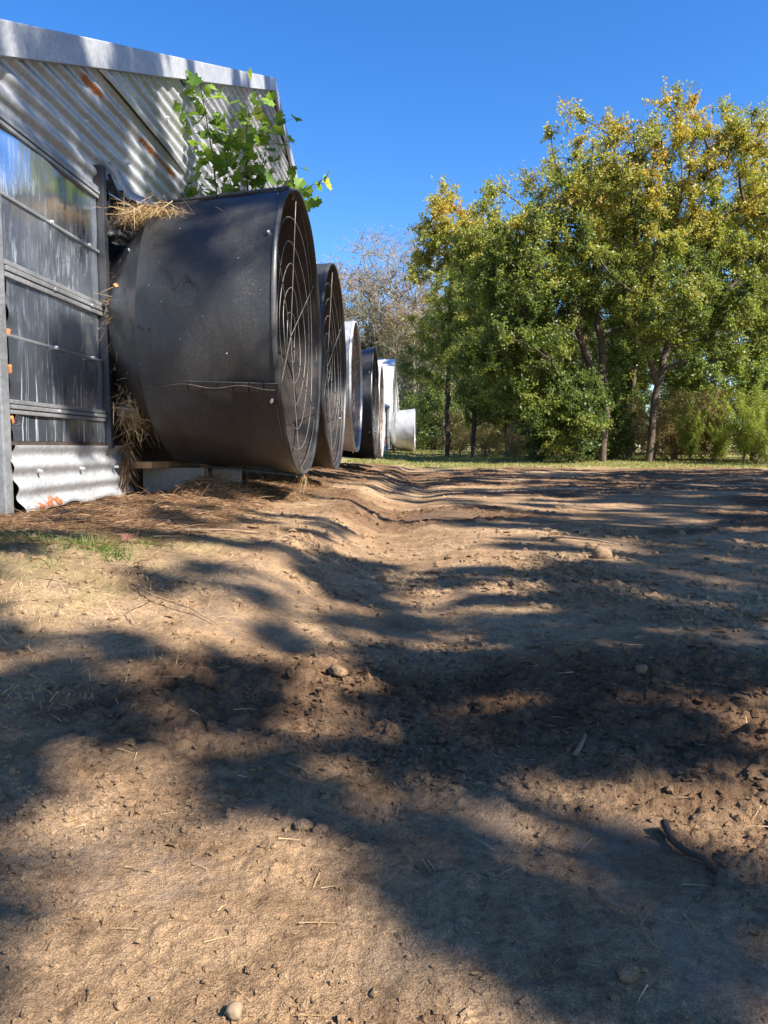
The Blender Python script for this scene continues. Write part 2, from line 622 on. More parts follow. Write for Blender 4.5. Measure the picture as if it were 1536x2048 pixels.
def corrugated(name, z0, z1, yspan, mat, parent, X=0.0, amp=0.0125, lift=None, phase=0.0, ny=14, ragged=0.0):
    """one horizontally laid corrugated sheet; yspan(z) -> (y0,y1); the lift pulls the lower edge off the wall"""
    n = int((z1 - z0) / PITCHC * 10) + 2
    zz = np.linspace(z0, z1, n)
    P = np.zeros((n, ny, 3))
    for i, z in enumerate(zz):
        a, b = yspan(z)
        if b < a:
            b = a + 0.001
        ys = np.linspace(a, b, ny)
        x = X + amp * math.sin(2 * math.pi * (z - phase) / PITCHC)
        P[i, :, 0] = x + 0.003 * vnoise(ys * 1.7, ys * 0 + z * 2, 8)
        if lift:
            P[i, :, 0] += lift(ys, z)
        P[i, :, 1] = ys
        P[i, :, 2] = z + 0.004 * vnoise(ys * 1.1, ys * 0 + z0 * 5, 9)
        if ragged and i < 8:
            P[i, :, 2] += ragged * (1 - i / 8) * vnoise(ys * 6, ys * 0, 33)
    me = grid_mesh(name, P[:, ::-1], mat, True)
    o = link(name, me, parent)
    return o


def build_house(label, loc, mat_wall, detail):
    # local frame: X=0 is the outside of the gable wall, Y along it, Z world height
    h = empty('poultry_house', loc)
    tag(h, label, 'poultry house', 'poultry houses along the dirt yard')
    Y0, Z0, YR, ZR, Y1, Z1 = 3.26, 2.20, 9.35, 4.86, 15.7, 2.40

    def gspan(z):
        a = Y0 + (z - Z0) / (ZR - Z0) * (YR - Y0) if z > Z0 else Y0
        b = Y1 - (z - Z1) / (ZR - Z1) * (Y1 - YR) if z > Z1 else Y1
        return a, b
    # upper cladding: sheets lapped one over the other
    laps = [2.07, 2.655, 3.26, 3.86, 4.45]
    tops = laps[1:] + [4.80]
    for i, (a, b) in enumerate(zip(laps, tops)):
        def lift(ys, z, a=a, i=i):
            base = (0.012 if i == 0 else 0.004) * np.clip(1 - (z - a) / 0.12, 0, 1)
            if i == 1 and detail:
                base = base + 0.034 * np.clip(1 - (z - a) / 0.16, 0, 1) * sstep(3.9, 4.5, ys) * (1 - sstep(5.3, 6.4, ys))
            return base + 0.002 * i
        corrugated('corrugated_sheet', a, b + 0.07, lambda z, a=a: (gspan(max(z, a))[0], gspan(z)[1]) if i else ((4.36, Y1)), mat_wall, h, X=0.012, lift=lift, phase=0.02 * i, ny=60)
    # strip below them over the near panels
    if detail:
        corrugated('corrugated_sheet', 1.93, 2.10, lambda z: (Y0, 4.37), mat_wall, h, X=0.010, ny=24, lift=lambda ys, z: 0.0 * ys)
        corrugated('corrugated_sheet', 2.06, 2.70, lambda z: (gspan(z)[0], 4.42), mat_wall, h, X=0.014, ny=24)
    else:
        corrugated('corrugated_sheet', 0.3, 2.12, lambda z: (Y0, Y1), mat_wall, h, X=0.008, ny=60)
    # backing wall behind the sheets
    pts = [(Y0 + .02, 0.52), (Y1 - .02, 0.52), (Y1 - .02, Z1 - .02), (YR, ZR - .02), (Y0 + .02, Z0 - .02)]
    mb = MB()
    for x in (-0.04, -0.09):
        mb.v += [(x, p[0], p[1]) for p in pts]
    mb.f = [(0, 1, 2, 3, 4), (9, 8, 7, 6, 5)] + [(i, i + 5, (i + 1) % 5 + 5, (i + 1) % 5) for i in range(5)]
    mb.build('wall_frame', M['wood_dark'], h)
    MB().box(-0.30, -0.12, Y0 + .05, Y1 - .05, -0.2, 0.60).build('foundation', M['wood_dark'], h)
    # side walls and rear, seen only from other places
    mb = MB().box(-40, -0.10, Y0 - .012, Y0 + .02, 0.0, Z0 - 0.01)
    mb.build('side_wall', mat_wall, h)
    MB().box(-40, -0.10, Y1 - .02, Y1 + .012, 0.0, Z1 - 0.01).build('side_wall', mat_wall, h)
    # roof sheets
    for (ya, za, yb, zb) in ((Y0 - .35, Z0 - .15 + .10, YR, ZR + .10), (Y1 + .35, Z1 - .14 + .10, YR, ZR + .10)):
        mb = MB()
        for dz in (0, 0.03):
            mb.v += [(0.075, ya, za + dz), (0.075, yb, zb + dz), (-40, yb, zb + dz), (-40, ya, za + dz)]
        mb.f = [(0, 1, 2, 3), (7, 6, 5, 4), (0, 4, 5, 1), (1, 5, 6, 2), (2, 6, 7, 3), (3, 7, 4, 0)]
        mb.build('roof', M['galv_plain'] if detail else mat_wall, h)
    # rake trim: folded flashing along both slopes
    for s, (ya, za, yb, zb) in enumerate(((Y0 - .28, Z0 - .122, YR, ZR), (YR, ZR, Y1 + .28, Z1 - .108))):
        n = 40
        ys = np.linspace(ya, yb, n)
        zs = za + (zb - za) * (ys - ya) / (yb - ya)
        wob = 0.004 * vnoise(ys * 2.0, ys * 0, 3)
        prof = [(0.045, -0.012), (0.078, -0.008), (0.080, 0.135), (0.072, 0.142), (-0.12, 0.15)]
        P = np.zeros((len(prof), n, 3))
        for i, (px, pz) in enumerate(prof):
            P[i, :, 0] = px + wob
            P[i, :, 1] = ys
            P[i, :, 2] = zs + pz
        link('rake_trim', grid_mesh('rake_trim', P, M['galv_trim'] if detail else mat_wall, False), h)
    # corner post
    mb = MB().box(-0.06, 0.035, Y0 - .05, Y0 + .018, 0.12, Z0 - .02)
    mb.build('corner_post', M['galv_dark'], h, bevel=0.006)
    return h


house = build_house('grey corrugated metal poultry house with large fans, nearest the camera', (WALL_X, 0, 0), M['galv'], True)
house2 = build_house('bright pale metal poultry house standing farther down the yard', (-1.56, 29.9, 0.18), M['galv_white'], False)

# --- near bay of house: shiny panels, ribs, rails, posts (children of the house; X local)
ZB = [(1.635, 1.925), (1.345, 1.625), (1.015, 1.265), (0.725, 1.005), (0.535, 0.655)]
for i, (a, b) in enumerate(ZB):
    ny, nz = 40, 20
    ys = np.linspace(3.29, 4.285, ny)
    zs = np.linspace(a, b, nz)
    Yg, Zg = np.meshgrid(ys, zs)
    buck = 0.010 * fbm(Yg * 2.2, Zg * 2.2, 3, 50 + i)
    ledge = (0.035 if i >= 2 else 0.008) * np.exp(-(Yg - 3.29) / 0.07) * vnoise(Zg * 9, Zg * 0, 61 + i)
    X = 0.018 + buck
    P = np.stack([X + np.abs(ledge) * .5, Yg + np.abs(ledge) * 0.9, Zg], -1)
    link('wall_panel', grid_mesh('wall_panel', P[:, ::-1], M['panel'], True), house)
for z, hgt, pr in ((1.63, 0.016, 0.03), (1.01, 0.016, 0.03)):
    MB().box(0.012, pr, 3.285, 4.29, z - hgt / 2, z + hgt / 2).build('panel_rib', M['galv_dark'], house, bevel=0.005)
for z0, z1 in ((1.925, 1.995), (1.265, 1.345), (0.655, 0.725)):
    n = 3
    for k in range(n):
        a = z0 + (z1 - z0) * k / n
        MB().box(0.012, 0.036 + 0.006 * (k % 2), 3.285, 4.29, a + .002, a + (z1 - z0) / n - .002).build('rail_strip', M['galv_dark'], house, bevel=0.004)
MB().box(0.0, 0.06, 4.295, 4.345, 0.5, 2.12).build('bay_post', M['tarp'], house, bevel=0.004)
MB().box(0.0, 0.03, 3.29, 4.29, 0.515, 0.533).build('panel_rib', M['wood_dark'], house)
# skirting sheet
corrugated('skirting_sheet', 0.205, 0.515, lambda z: (3.27 + 0.012 * math.sin(z * 40), 4.66 + 0.02 * math.sin(z * 37)), M['galv'], house, X=0.03, amp=0.012, ny=50, ragged=0.02,
           lift=lambda ys, z: 0.05 * np.clip((0.35 - z) / 0.15, 0, 1) * np.exp(-(ys - 3.27) / 0.15) + 0.012 * vnoise(ys * 3, ys * 0 + z * 3, 4))
# bright screws on the sheets
scr = MB()
for y in np.arange(3.6, 10.5, 0.62):
    for z in (1.71, 2.30, 2.90, 3.5):
        yy = y + 0.08 * math.sin(y * 9 + z * 5)
        if z < 2.2 and yy < 4.4:
            continue
        top = 2.20 + (4.86 - 2.2) * (yy - 3.26) / (9.35 - 3.26)
        if z < 2.07 or z > top - 0.1:
            continue
        scr.tube([(0.02, yy, z), (0.042, yy, z)], 0.010, 6)
for z in (1.63, 1.30, 1.01, 0.69):
    for y in (3.72, 4.14):
        scr.tube([(0.03, y, z), (0.046, y + .003, z)], 0.009, 6)
for y in (3.5, 3.95, 4.4):
    scr.tube([(0.03, y, 0.39), (0.056, y, 0.39)], 0.008, 6)
o = scr.build('screws', M['bolt'], house)
o['kind'] = 'stuff'
# black sheeting behind the fans
Yg, Zg = np.meshgrid(np.linspace(4.34, 15.6, 260), np.linspace(0.50, 2.12, 50))
Xg = 0.0 + 0.03 * np.abs(fbm(Yg * 3, Zg * 2.0, 4, 71)) - 0.012
link('black_sheeting', grid_mesh('black_sheeting', np.stack([Xg, Yg, Zg], -1)[:, ::-1], M['tarp'], True), house)


# ------------------------------------------------------------------ exhaust fans
def revolve(name, prof, mat, n=96, dent=0.0, seed=1):
    """prof: list of (x, r); axis +X"""
    th = np.linspace(0, 2 * math.pi, n, endpoint=False)
    P = np.zeros((len(prof), n, 3))
    for i, (x, r) in enumerate(prof):
        rr_ = r + dent * fbm(np.cos(th) * 1.7 + 9 + x * 1.3, np.sin(th) * 1.7 + x * 2.1, 3, seed)
        P[i, :, 0] = x
        P[i, :, 1] = rr_ * np.cos(th)
        P[i, :, 2] = rr_ * np.sin(th)
    r_, c_ = P.shape[:2]
    i = np.arange(r_ * c_).reshape(r_, c_)
    j = np.roll(i, -1, axis=1)
    F = np.stack([i[:-1], j[:-1], j[1:], i[1:]], -1).reshape(-1, 4)
    return mesh_np(name, P.reshape(-1, 3), F, mat, True)


def make_fan(label, loc, Rm, Rt, Lc, L, mat_out, mat_in, seed, guard=True, group='exhaust fans on the near house', spin=0.0, detail=True):
    f = empty('exhaust_fan', loc)
    tag(f, label, 'exhaust fan', group)
    n = 14
    col = [(0.0, Rt * .70), (Lc * .3, Rt * .78), (Lc * .65, Rt * .89), (Lc + .01, Rt * .992)]
    link('collar', revolve('collar', col, M['tarp'] if mat_out is M['black'] else mat_out, 96, 0.02, seed + 40), f)
    prof = [(Lc, Rt)] + [(Lc + (L - Lc) * t, Rt + (Rm - Rt) * t) for t in np.linspace(0.04, 1, n)]
    link('cone', revolve('cone', prof, mat_out, 120, 0.017, seed), f)
    inner = [(x, r - 0.012) for x, r in col[1:]] + [(x, r - 0.010) for x, r in prof[1:]]
    inner[-1] = (L - 0.001, Rm - 0.010)
    me = revolve('cone_lining', inner, mat_in, 120, 0.017, seed)
    me.flip_normals()
    link('cone_lining', me, f)
    # rolled rim
    rim = link('rim', revolve('rim', [(L - .022, Rm - .012), (L + .004, Rm - .013), (L + .006, Rm + .002), (L - .022, Rm + .004)], mat_out, 120, 0.017, seed), f)
    # fan inside
    shb = link('shutter', revolve('shutter', [(0.05, Rt * .72), (0.05, 0.001)], M['dust'], 48), f)
    rr_ = Rt * 0.74
    if detail:
        for k in range(11):
            z = -rr_ + (k + 0.5) * 2 * rr_ / 11
            w = math.sqrt(max(0.01, rr_ ** 2 - z * z))
            Mt = Matrix.Translation((0.085, 0, z)) @ Matrix.Rotation(R(24), 4, 'Y')
            MB().box(-0.006, 0.006, -w, w, -rr_ / 11 * .95, rr_ / 11 * .95, Mt).build('shutter_slat', M['dust'], shb)
        hub = link('hub', revolve('hub', [(0.16, 0.001), (0.16, .11), (0.32, .11), (0.34, .06), (0.34, 0.001)], M['blade'], 24), f)
        for k in range(6):
            t = 2 * math.pi * (k + spin) / 6
            Mt = Matrix.Rotation(t, 4, 'X') @ Matrix.Translation((0.26, 0, Rt * 0.44)) @ Matrix.Rotation(R(28), 4, 'Z')
            mb = MB()
            for zz, ww in ((-Rt * .38, .07), (0, .13), (Rt * .42, .17)):
                for xx in (-0.004, 0.004):
                    for yy in (-ww, ww):
                        mb.v.append(tuple(Mt @ Vector((xx, yy, zz))))
            for q in range(2):
                b = q * 4
                mb.f += [(b, b + 1, b + 5, b + 4), (b + 2, b + 6, b + 7, b + 3), (b, b + 4, b + 6, b + 2), (b + 1, b + 3, b + 7, b + 5)]
            mb.f += [(0, 2, 3, 1), (8, 9, 11, 10)]
            mb.build('blade', M['blade'], hub)
        for dy in (-0.3, 0.3):
            MB().box(0.36, 0.40, dy - .02, dy + .02, -Rt * .92, Rt * .92).build('strut', M['blade'], f)
    if guard:
        X = L - 0.035
        g = MB()
        rs = [0.985, 0.83, 0.67, 0.51, 0.345, 0.18]
        for q, k in enumerate(rs):
            r0 = (Rm - .012) * k
            pts = []
            for j in range(73):
                t = 2 * math.pi * j / 72
                w = 0.006 * math.sin(3 * t + q * 1.7 + seed)
                pts.append((X - 0.05 * (1 - k) + w, (r0 + 0.5 * w) * math.cos(t), (r0 + w) * math.sin(t)))
            MB().tube(pts, 0.0030, 5, False).build('guard_ring', M['wire'], rim, smooth=True)
        for q in range(3):
            t = R(91 + 60 * q + 4 * math.sin(seed + q * 2))
            pts = []
            for u in np.linspace(-1, 1, 11):
                pts.append((X + .006 - 0.05 * (1 - abs(u)), u * (Rm - .01) * math.cos(t), u * (Rm - .01) * math.sin(t)))
            MB().tube(pts, 0.0036, 5).build('guard_spoke', M['wire'], rim, smooth=True)
        for q in range(6):
            t = R(91 + 60 * q)
            MB().tube([(L - .05, (Rm - .03) * math.cos(t), (Rm - .03) * math.sin(t)), (L - .05, (Rm + .022) * math.cos(t), (Rm + .022) * math.sin(t))], 0.008, 8).build('bolt', M['bolt'], rim)
    return f


CZ = 1.235
fans = []
f1 = make_fan('nearest big black exhaust cone with wire guard, beside shiny wall panels', (WALL_X, 4.93, CZ), 0.905, 0.83, 0.30, 1.10, M['black'], M['black_in'], 3, spin=.1)
make_fan('second black exhaust cone from the camera, right behind the largest one', (WALL_X, 6.80, CZ), 0.905, 0.83, 0.30, 1.10, M['black'], M['black_in'], 5, spin=.4)
make_fan('small galvanised exhaust cone with rusty inside between two black cones', (WALL_X, 8.75, CZ - .02), 0.745, 0.70, 0.30, 1.12, M['galv_plain'], M['galv_in'], 7, spin=.2)
make_fan('third black exhaust cone, just past the small galvanised cone', (WALL_X, 12.5, CZ), 0.92, 0.83, 0.30, 1.10, M['black'], M['black_in'], 9, spin=.7)
make_fan('last galvanised exhaust cone of the near house, against the bright far wall', (WALL_X, 14.75, CZ), 0.905, 0.80, 0.30, 1.08, M['galv_plain'], M['galv_in'], 11, spin=.5)
for y, w in ((34.6, 'first'), (36.9, 'second'), (39.2, 'third')):
    make_fan('%s silver exhaust cone on the pale far house' % w, (-1.56, y, CZ + .12), 0.99, 0.88, 0.3, 1.17, M['galv_trim'], M['galv_in'], int(y), True, 'exhaust fans on the far house', .3, False)

# seams on the nearest cone: slits along an upper lap and a wired lap below
sm = MB()


def on_cone(u, ang, off=0.0, Rt=0.83, Rm=0.905, Lc=0.30, L=1.10):
    r = Rt + (Rm - Rt) * u + off
    return (Lc + (L - Lc) * u, r * math.cos(ang), r * math.sin(ang))


for ang, u0, u1, nseg in ((R(118), 0.05, 0.97, 7),):
    us = np.linspace(u0, u1, nseg * 2 + 1)
    for k in range(nseg):
        a, b = us[2 * k], us[2 * k] + (us[1] - us[0]) * (0.7 + .5 * math.sin(k * 3))
        sm.tube([on_cone(a, ang - .034, .012), on_cone((a + b) / 2, ang - .03, .017), on_cone(b, ang - .034, .012)], 0.0045, 4)
sm.build('lap_slit', M['tarp'], f1)
for a_ in (118, 206, 268):
    sp_ = MB()
    for u0_ in np.linspace(0.02, .9, 9):
        pp = [Vector(on_cone(u_, R(a_) + da_, .006)) for u_, da_ in ((u0_, -.03), (u0_ + .1, -.03), (u0_ + .1, .03), (u0_, .03))]
        n_ = Vector((0, math.cos(R(a_)), math.sin(R(a_)))) * .012
        b_ = len(sp_.v)
        sp_.v += [tuple(q_) for q_ in pp] + [tuple(q_ + n_) for q_ in pp]
        sp_.f += [tuple(b_ + i_ for i_ in q_) for q_ in ((0, 1, 2, 3), (7, 6, 5, 4), (0, 4, 5, 1), (1, 5, 6, 2), (2, 6, 7, 3), (3, 7, 4, 0))]
    sp_.build('lap_strip', M['black'], f1)
sm = MB()
sm.tube([on_cone(u, R(206) + 0.012 * math.sin(u * 15), .020) for u in np.linspace(0.05, 0.98, 20)], 0.0028, 5)
sm.build('lap_wire', M['bark'], f1)
sm = MB()
for da, u in ((0, .03), (.022, .05), (0.02, .1)):
    p = on_cone(u, R(184) + da, .004)
    q = on_cone(u, R(184) + da, .013)
    sm.tube([p, q], 0.006, 6)
sm.build('rivet_holes', M['tarp'], f1)
# specks of bird lime on the nearest cone
lm = MB()
rs_ = random.Random(5)
for k in range(18):
    a = R(rs_.uniform(95, 200))
    u = rs_.uniform(.05, .97)
    s = rs_.uniform(.0012, .0035)
    p = Vector(on_cone(u, a, .010))
    t2 = Vector(on_cone(u + .02, a + .008 * rs_.uniform(-1, 1), .012))
    lm.tube([p, p + (t2 - p).normalized() * s * 2], s, 5)
o = lm.build('lime_specks', M['bolt'], f1)
o['kind'] = 'stuff'


# ------------------------------------------------------------------ straw, needles, grass
def blades(name, base, direc, length, width, droop, tint, mat, parent=None, seg=3):
    """flat curved blades: arrays (n,3),(n,3),(n,),(n,)"""
    n = len(base)
    d = direc / np.linalg.norm(direc, axis=1, keepdims=True)
    r = np.random.default_rng(n)
    side = np.cross(d, r.normal(size=(n, 3)))
    side /= np.linalg.norm(side, axis=1, keepdims=True)
    V = np.zeros((n, (seg + 1) * 2, 3))
    for k in range(seg + 1):
        t = k / seg
        c = base + d * (length * t)[:, None]
        c[:, 2] -= droop * length * t * t
        w = width * (1 - 0.75 * t)
        V[:, 2 * k] = c + side * w[:, None] * .5
        V[:, 2 * k + 1] = c - side * w[:, None] * .5
    b = (np.arange(n) * (seg + 1) * 2)[:, None]
    F = np.concatenate([b + np.array([[2 * k, 2 * k + 1, 2 * k + 3, 2 * k + 2]]) for k in range(seg)], 0)
    tt = np.tile(tint, seg)
    me = mesh_np(name, V.reshape(-1, 3), F, mat, False, dict(tint=('FACE', tt)))
    return link(name, me, parent)


def scatter_flat(n, xr, yr, maskf, r):
    x = r.uniform(*xr, n)
    y = r.uniform(*yr, n)
    k = r.uniform(size=n) < maskf(x, y)
    return x[k], y[k]


# litter of pine straw on the bank by the house
r = np.random.default_rng(21)
x, y = scatter_flat(36000, (-1.98, -0.6), (2.0, 8), lambda x, y: np.clip(masks(x, y)[1] * 0.95 + 0.03, 0, 1), r)
z = ground_z(x, y) + r.uniform(0.0, 0.018, len(x))
d = r.normal(size=(len(x), 3)) * [1, 1, 0.13]
o = blades('pine_straw_litter', np.stack([x, y, z], -1), d, r.uniform(.05, .13, len(x)), r.uniform(.002, .0038, len(x)), r.uniform(0, .2, len(x)), r.uniform(0, .85, len(x)), M['straw'])
tag(o, 'brown pine straw litter along the foot of the near house', 'straw', None, 'stuff')
# sparse bits of straw over the yard
x = np.concatenate([r.uniform(-1.2, 1.6, 1500), r.uniform(-1.5, 6, 1200)])
y = np.concatenate([r.uniform(.45, 4, 1500), r.uniform(3, 14, 1200)])
z = ground_z(x, y) + .004
d = r.normal(size=(len(x), 3)) * [1, 1, .12]
o = blades('straw_bits', np.stack([x, y, z], -1), d, r.uniform(.012, .055, len(x)), r.uniform(.0008, .0018, len(x)), r.uniform(0, .15, len(x)), r.uniform(.1, 1, len(x)), M['hay'])
tag(o, 'scattered bits of dry straw on the dirt', 'straw', None, 'stuff')


def straw_clump(name, label, loc, size, n, mat, seed, lng=(.07, .16), hang=0.0, flat=0.6, cat='straw clump', group=None):
    r = np.random.default_rng(seed)
    p = r.normal(size=(n, 3)) * np.array(size) * .5
    if flat:
        p[:, 2] = np.abs(p[:, 2])
    d = r.normal(size=(n, 3)) * [1, 1, flat if flat else 1]
    d[:, 2] -= hang
    o = blades(name, p, d, r.uniform(*lng, n), r.uniform(.002, .0038, n), r.uniform(.1, .5, n) * (1 if not hang else .2), r.uniform(0, 1, n), mat)
    o.location = loc
    tag(o, label, cat, group)
    return o


# heap of straw on the ground under the nearest cone
def mound(name, label, cx, cy, rx, ry, hgt, n, mat, seed, lng=(.06, .14)):
    r = np.random.default_rng(seed)
    root = empty(name, (cx, cy, gz1(cx, cy) - .02))
    tag(root, label, 'straw heap')
    a = np.linspace(0, 2 * math.pi, 40, endpoint=False)
    q = np.linspace(0, 1, 14)
    A, Q = np.meshgrid(a, q)
    P = np.stack([rx * Q * np.cos(A), ry * Q * np.sin(A), hgt * (1 - sstep(0, 1, Q)) + .02 * fbm(Q * 5 * np.cos(A), Q * 5 * np.sin(A), 3, seed) * (1 - Q) - .01], -1)
    i = np.arange(14 * 40).reshape(14, 40)
    j = np.roll(i, -1, 1)
    F = np.stack([i[:-1], j[:-1], j[1:], i[1:]], -1).reshape(-1, 4)
    me = mesh_np('core', P.reshape(-1, 3), F, M['clod'], True)
    me.flip_normals()
    link('core', me, root)
    t = r.uniform(0, 2 * math.pi, n)
    k = np.sqrt(r.uniform(0, 1, n))
    p = np.stack([rx * k * np.cos(t), ry * k * np.sin(t), hgt * (1 - sstep(0, 1, k)) + r.uniform(-.005, .02, n)], -1)
    d = r.normal(size=(n, 3)) * [1, 1, .35]
    o = blades('straw', p, d, r.uniform(*lng, n), r.uniform(.0025, .0045, n), r.uniform(.1, .5, n), r.uniform(0, 1, n), mat, root)
    o['kind'] = 'stuff'
    return root


mound('straw_heap', 'heap of brown pine straw below the nearest black cone', -1.36, 4.66, .32, .36, .13, 7000, M['straw'], 31)
mound('straw_heap', 'low dark straw heap at the mouth foot of the nearest cone', -0.98, 5.25, .14, .18, .06, 900, M['straw'], 32)
# nests of straw caught on the fan and the wall
straw_clump('straw_clump', 'golden straw nest caught on top of the nearest black cone', (WALL_X + .30, 4.42, 1.85), (.22, .17, .06), 1600, M['hay'], 41, (.04, .12), .55, .6)
straw_clump('straw_clump', 'tuft of straw hanging beside the bay post at mid height', (WALL_X + .10, 4.36, 1.30), (.04, .05, .16), 420, M['hay'], 42, (.08, .2), 1.5, 0)
straw_clump('straw_clump', 'tangle of straw on the metal bracket below the nearest cone', (WALL_X + .15, 4.42, .74), (.09, .13, .15), 420, M['hay'], 43, (.07, .17), .8, 0)
straw_clump('straw_clump', 'thin straw strand hanging down the skirting sheet', (WALL_X + .07, 4.50, .46), (.025, .05, .18), 240, M['straw'], 44, (.06, .16), 1.8, 0)
straw_clump('straw_clump', 'wisp of straw stuck to the bottom rim of the nearest cone', (WALL_X + 1.10, 4.93, CZ - .93), (.03, .03, .05), 60, M['hay'], 45, (.05, .12), .9, 0)

# torn fabric and a bent strip of tin where the wall opens above the first fan
Ug, Vg = np.meshgrid(np.linspace(0, 1, 34), np.linspace(0, 1, 26))
Xf = .03 + .20 * Ug ** 1.3 * (1 - .35 * Vg) + .035 * fbm(Ug * 5, Vg * 4 + Ug * 2, 3, 131)
Yf = 4.35 + .30 * Ug + .02 * fbm(Ug * 4, Vg * 5, 2, 132)
Zf = 2.08 - .32 * Vg - .10 * Ug + .03 * fbm(Ug * 6, Vg * 3, 2, 133)
link('torn_fabric', grid_mesh('torn_fabric', np.stack([Xf, Yf, Zf], -1)[:, ::-1], M['tarp'], True), house)
Ug, Vg = np.meshgrid(np.linspace(0, 1, 20), np.linspace(0, 1, 6))
Xf = .06 + .16 * Ug ** 2 + .02 * np.sin(Vg * 3)
link('bent_flashing', grid_mesh('bent_flashing', np.stack([Xf, 4.37 + .16 * Ug + .05 * Vg, 2.16 - .20 * Ug + .045 * Vg + .02 * np.sin(Ug * 7)], -1)[:, ::-1], M['galv_dark'], True), house)
# bracket, strap, pipes and plank by the first fan
b = MB().box(0.04, 0.44, -.035, .035, 0, .012).box(0.04, 0.44, .024, .036, -.05, .0)
o = b.build('metal_bracket', M['galv_plain'], None, bevel=.002, loc=(WALL_X, 4.42, .745), rot=(R(8), R(4), R(14)))
tag(o, 'galvanised angle bracket sticking out under the nearest cone', 'bracket')
b = MB().box(0.03, 0.34, -.022, .022, 0, .006)
o = b.build('metal_strap', M['galv_plain'], None, loc=(WALL_X, 4.40, 2.01), rot=(0, R(26), R(20)))
tag(o, 'flat galvanised strap poking through straw above the nearest cone', 'strap')
b = MB().tube([(.03, 0, .10), (.20, .02, -.30)], .011, 6)
o = b.build('iron_rod', M['tarp'], None, loc=(WALL_X, 4.45, 2.02))
tag(o, 'thin dark rod slanting across the torn wall corner', 'rod')
for k, (yy, zz) in enumerate(((4.50, 2.0), (4.56, 1.95))):
    o = MB().tube([(-.02, 0, 0), (.09, .03, .02)], .035, 12).build('pipe_stub', M['tarp'], None, smooth=False, loc=(WALL_X, yy, zz))
    tag(o, ('upper dark pipe stub in the torn gap above the nearest fan', 'lower dark pipe stub in the torn gap above the nearest fan')[k], 'pipe')
gzb = gz1(-1.66, 4.85)


def block(label, loc, rz):
    b = MB()
    b.box(-.155, .155, -.095, .095, 0, .19)
    for sx in (-1, 1):
        for y0, y1 in ((-.098, -.055), (.055, .098)):
            b.box(min(sx * .15, sx * .198), max(sx * .15, sx * .198), y0, y1, -.001, .191)
    o = b.build('concrete_block', M['block'], None, bevel=.006, loc=loc, rot=(0, 0, rz))
    return tag(o, label, 'block')


block('pale concrete block under the wooden plank below the nearest cone', (-1.66, 4.90, gzb - .02), R(10))
o = MB().box(-.42, .42, -.07, .07, 0, .042).build('wooden_plank', M['wood'], None, bevel=.003, loc=(-1.70, 4.96, gzb + .172), rot=(0, 0, R(82)))
tag(o, 'short raw plank lying on the concrete block', 'plank')
block('shaded concrete block beneath the gap between first two cones', (-1.62, 5.75, gz1(-1.62, 5.75) - .05), R(70))
# rusty bits behind the near panels
for k, (zz, w) in enumerate(((1.02, 'upper'), (.86, 'middle'), (.63, 'lowest'))):
    mb = MB().box(-.010, .010, -.012, .012, -.022, .02)
    o = mb.build('rust_scrap', M['rust'], None, bevel=.008, loc=(WALL_X + .022, 3.305, zz), rot=(R(20 * k), .2, .1))
    tag(o, '%s orange rusty scrap wedged between corner post and shiny panels' % w, 'scrap')
# dead vine stuck to the nearest cone
pts = []
for u, a in ((.17, 163.5), (.20, 162.6), (.225, 164), (.24, 167.5), (.25, 170.2), (.275, 171.4), (.30, 171.2), (.325, 169.5), (.335, 167), (.355, 165.4), (.37, 166.2), (.372, 168), (.385, 169), (.41, 168.2), (.425, 170), (.43, 171.4)):
    pts.append(tuple(Vector((WALL_X, 4.93, CZ)) + Vector(on_cone(u, R(a), .014 + .008 * abs(math.sin(u * 60))))))
o = MB().tube(pts, .0034, 5).build('dead_vine', M['bark'])
tag(o, 'curly dead vine clinging to the side of the nearest black cone', 'vine')
lf = MB().box(-.012, .012, -.016, .016, -.004, .004)
o = lf.build('dead_leaf', M['rust'], None, bevel=.003, loc=(WALL_X + .15, 4.215, 1.425), rot=(.6, .9, .3))
tag(o, 'orange dead leaf stuck on the black collar of the nearest fan', 'leaf')


# grass in the yard: tufts at left, strip at the far side
def grass_patch(name, label, x, y, lng, r, mat, kind='stuff', wd=(.0018, .0035), tint=(0, 1)):
    n = len(x)
    z = ground_z(x, y) - .004
    d = r.normal(size=(n, 3)) * [.5, .5, .12] + [0, 0, .8]
    o = blades(name, np.stack([x, y, z], -1), d, r.uniform(*lng, n), r.uniform(*wd, n), r.uniform(.1, .7, n), r.uniform(*tint, n), mat)
    tag(o, label, 'grass', None, kind)
    return o


r = np.random.default_rng(61)
cx = r.uniform(-1.5, -.98, 26)
cy = 2.42 + .28 * (cx + 1.2) + r.normal(0, .10, 26)
i = r.integers(0, 26, 1100)
grass_patch('grass_tufts', 'green grass tufts on the bank in front of the straw', cx[i] + r.normal(0, .03, 1100), cy[i] + r.normal(0, .03, 1100), (.025, .075), r, M['grass'], tint=(0, .8))
cx = r.uniform(-1.3, -.55, 40)
cy = r.uniform(1.25, 2.3, 40)
i = r.integers(0, 40, 1500)
grass_patch('dry_grass', 'flattened yellow grass on the bank at the left', cx[i] + r.normal(0, .06, 1500), cy[i] + r.normal(0, .05, 1500), (.015, .05), r, M['hay'], wd=(.001, .002))
x, y = scatter_flat(60000, (-2, 16), (17.2, 27), lambda x, y: np.clip(masks(x, y)[2] - .1, 0, 1) * (1 - .6 * sstep(19, 27, y)), r)
grass_patch('grass_strip', 'sunlit short grass strip at the foot of the trees', x, y, (.04, .12), r, M['grass'], wd=(.008, .018), tint=(.3, 1))
x, y = scatter_flat(14000, (-3.5, 10), (26, 46), lambda x, y: np.ones_like(x) * .8, r)
grass_patch('meadow_grass', 'short grass beyond the dirt beside the far house', x, y, (.06, .16), r, M['grass'], wd=(.015, .035), tint=(.2, .9))

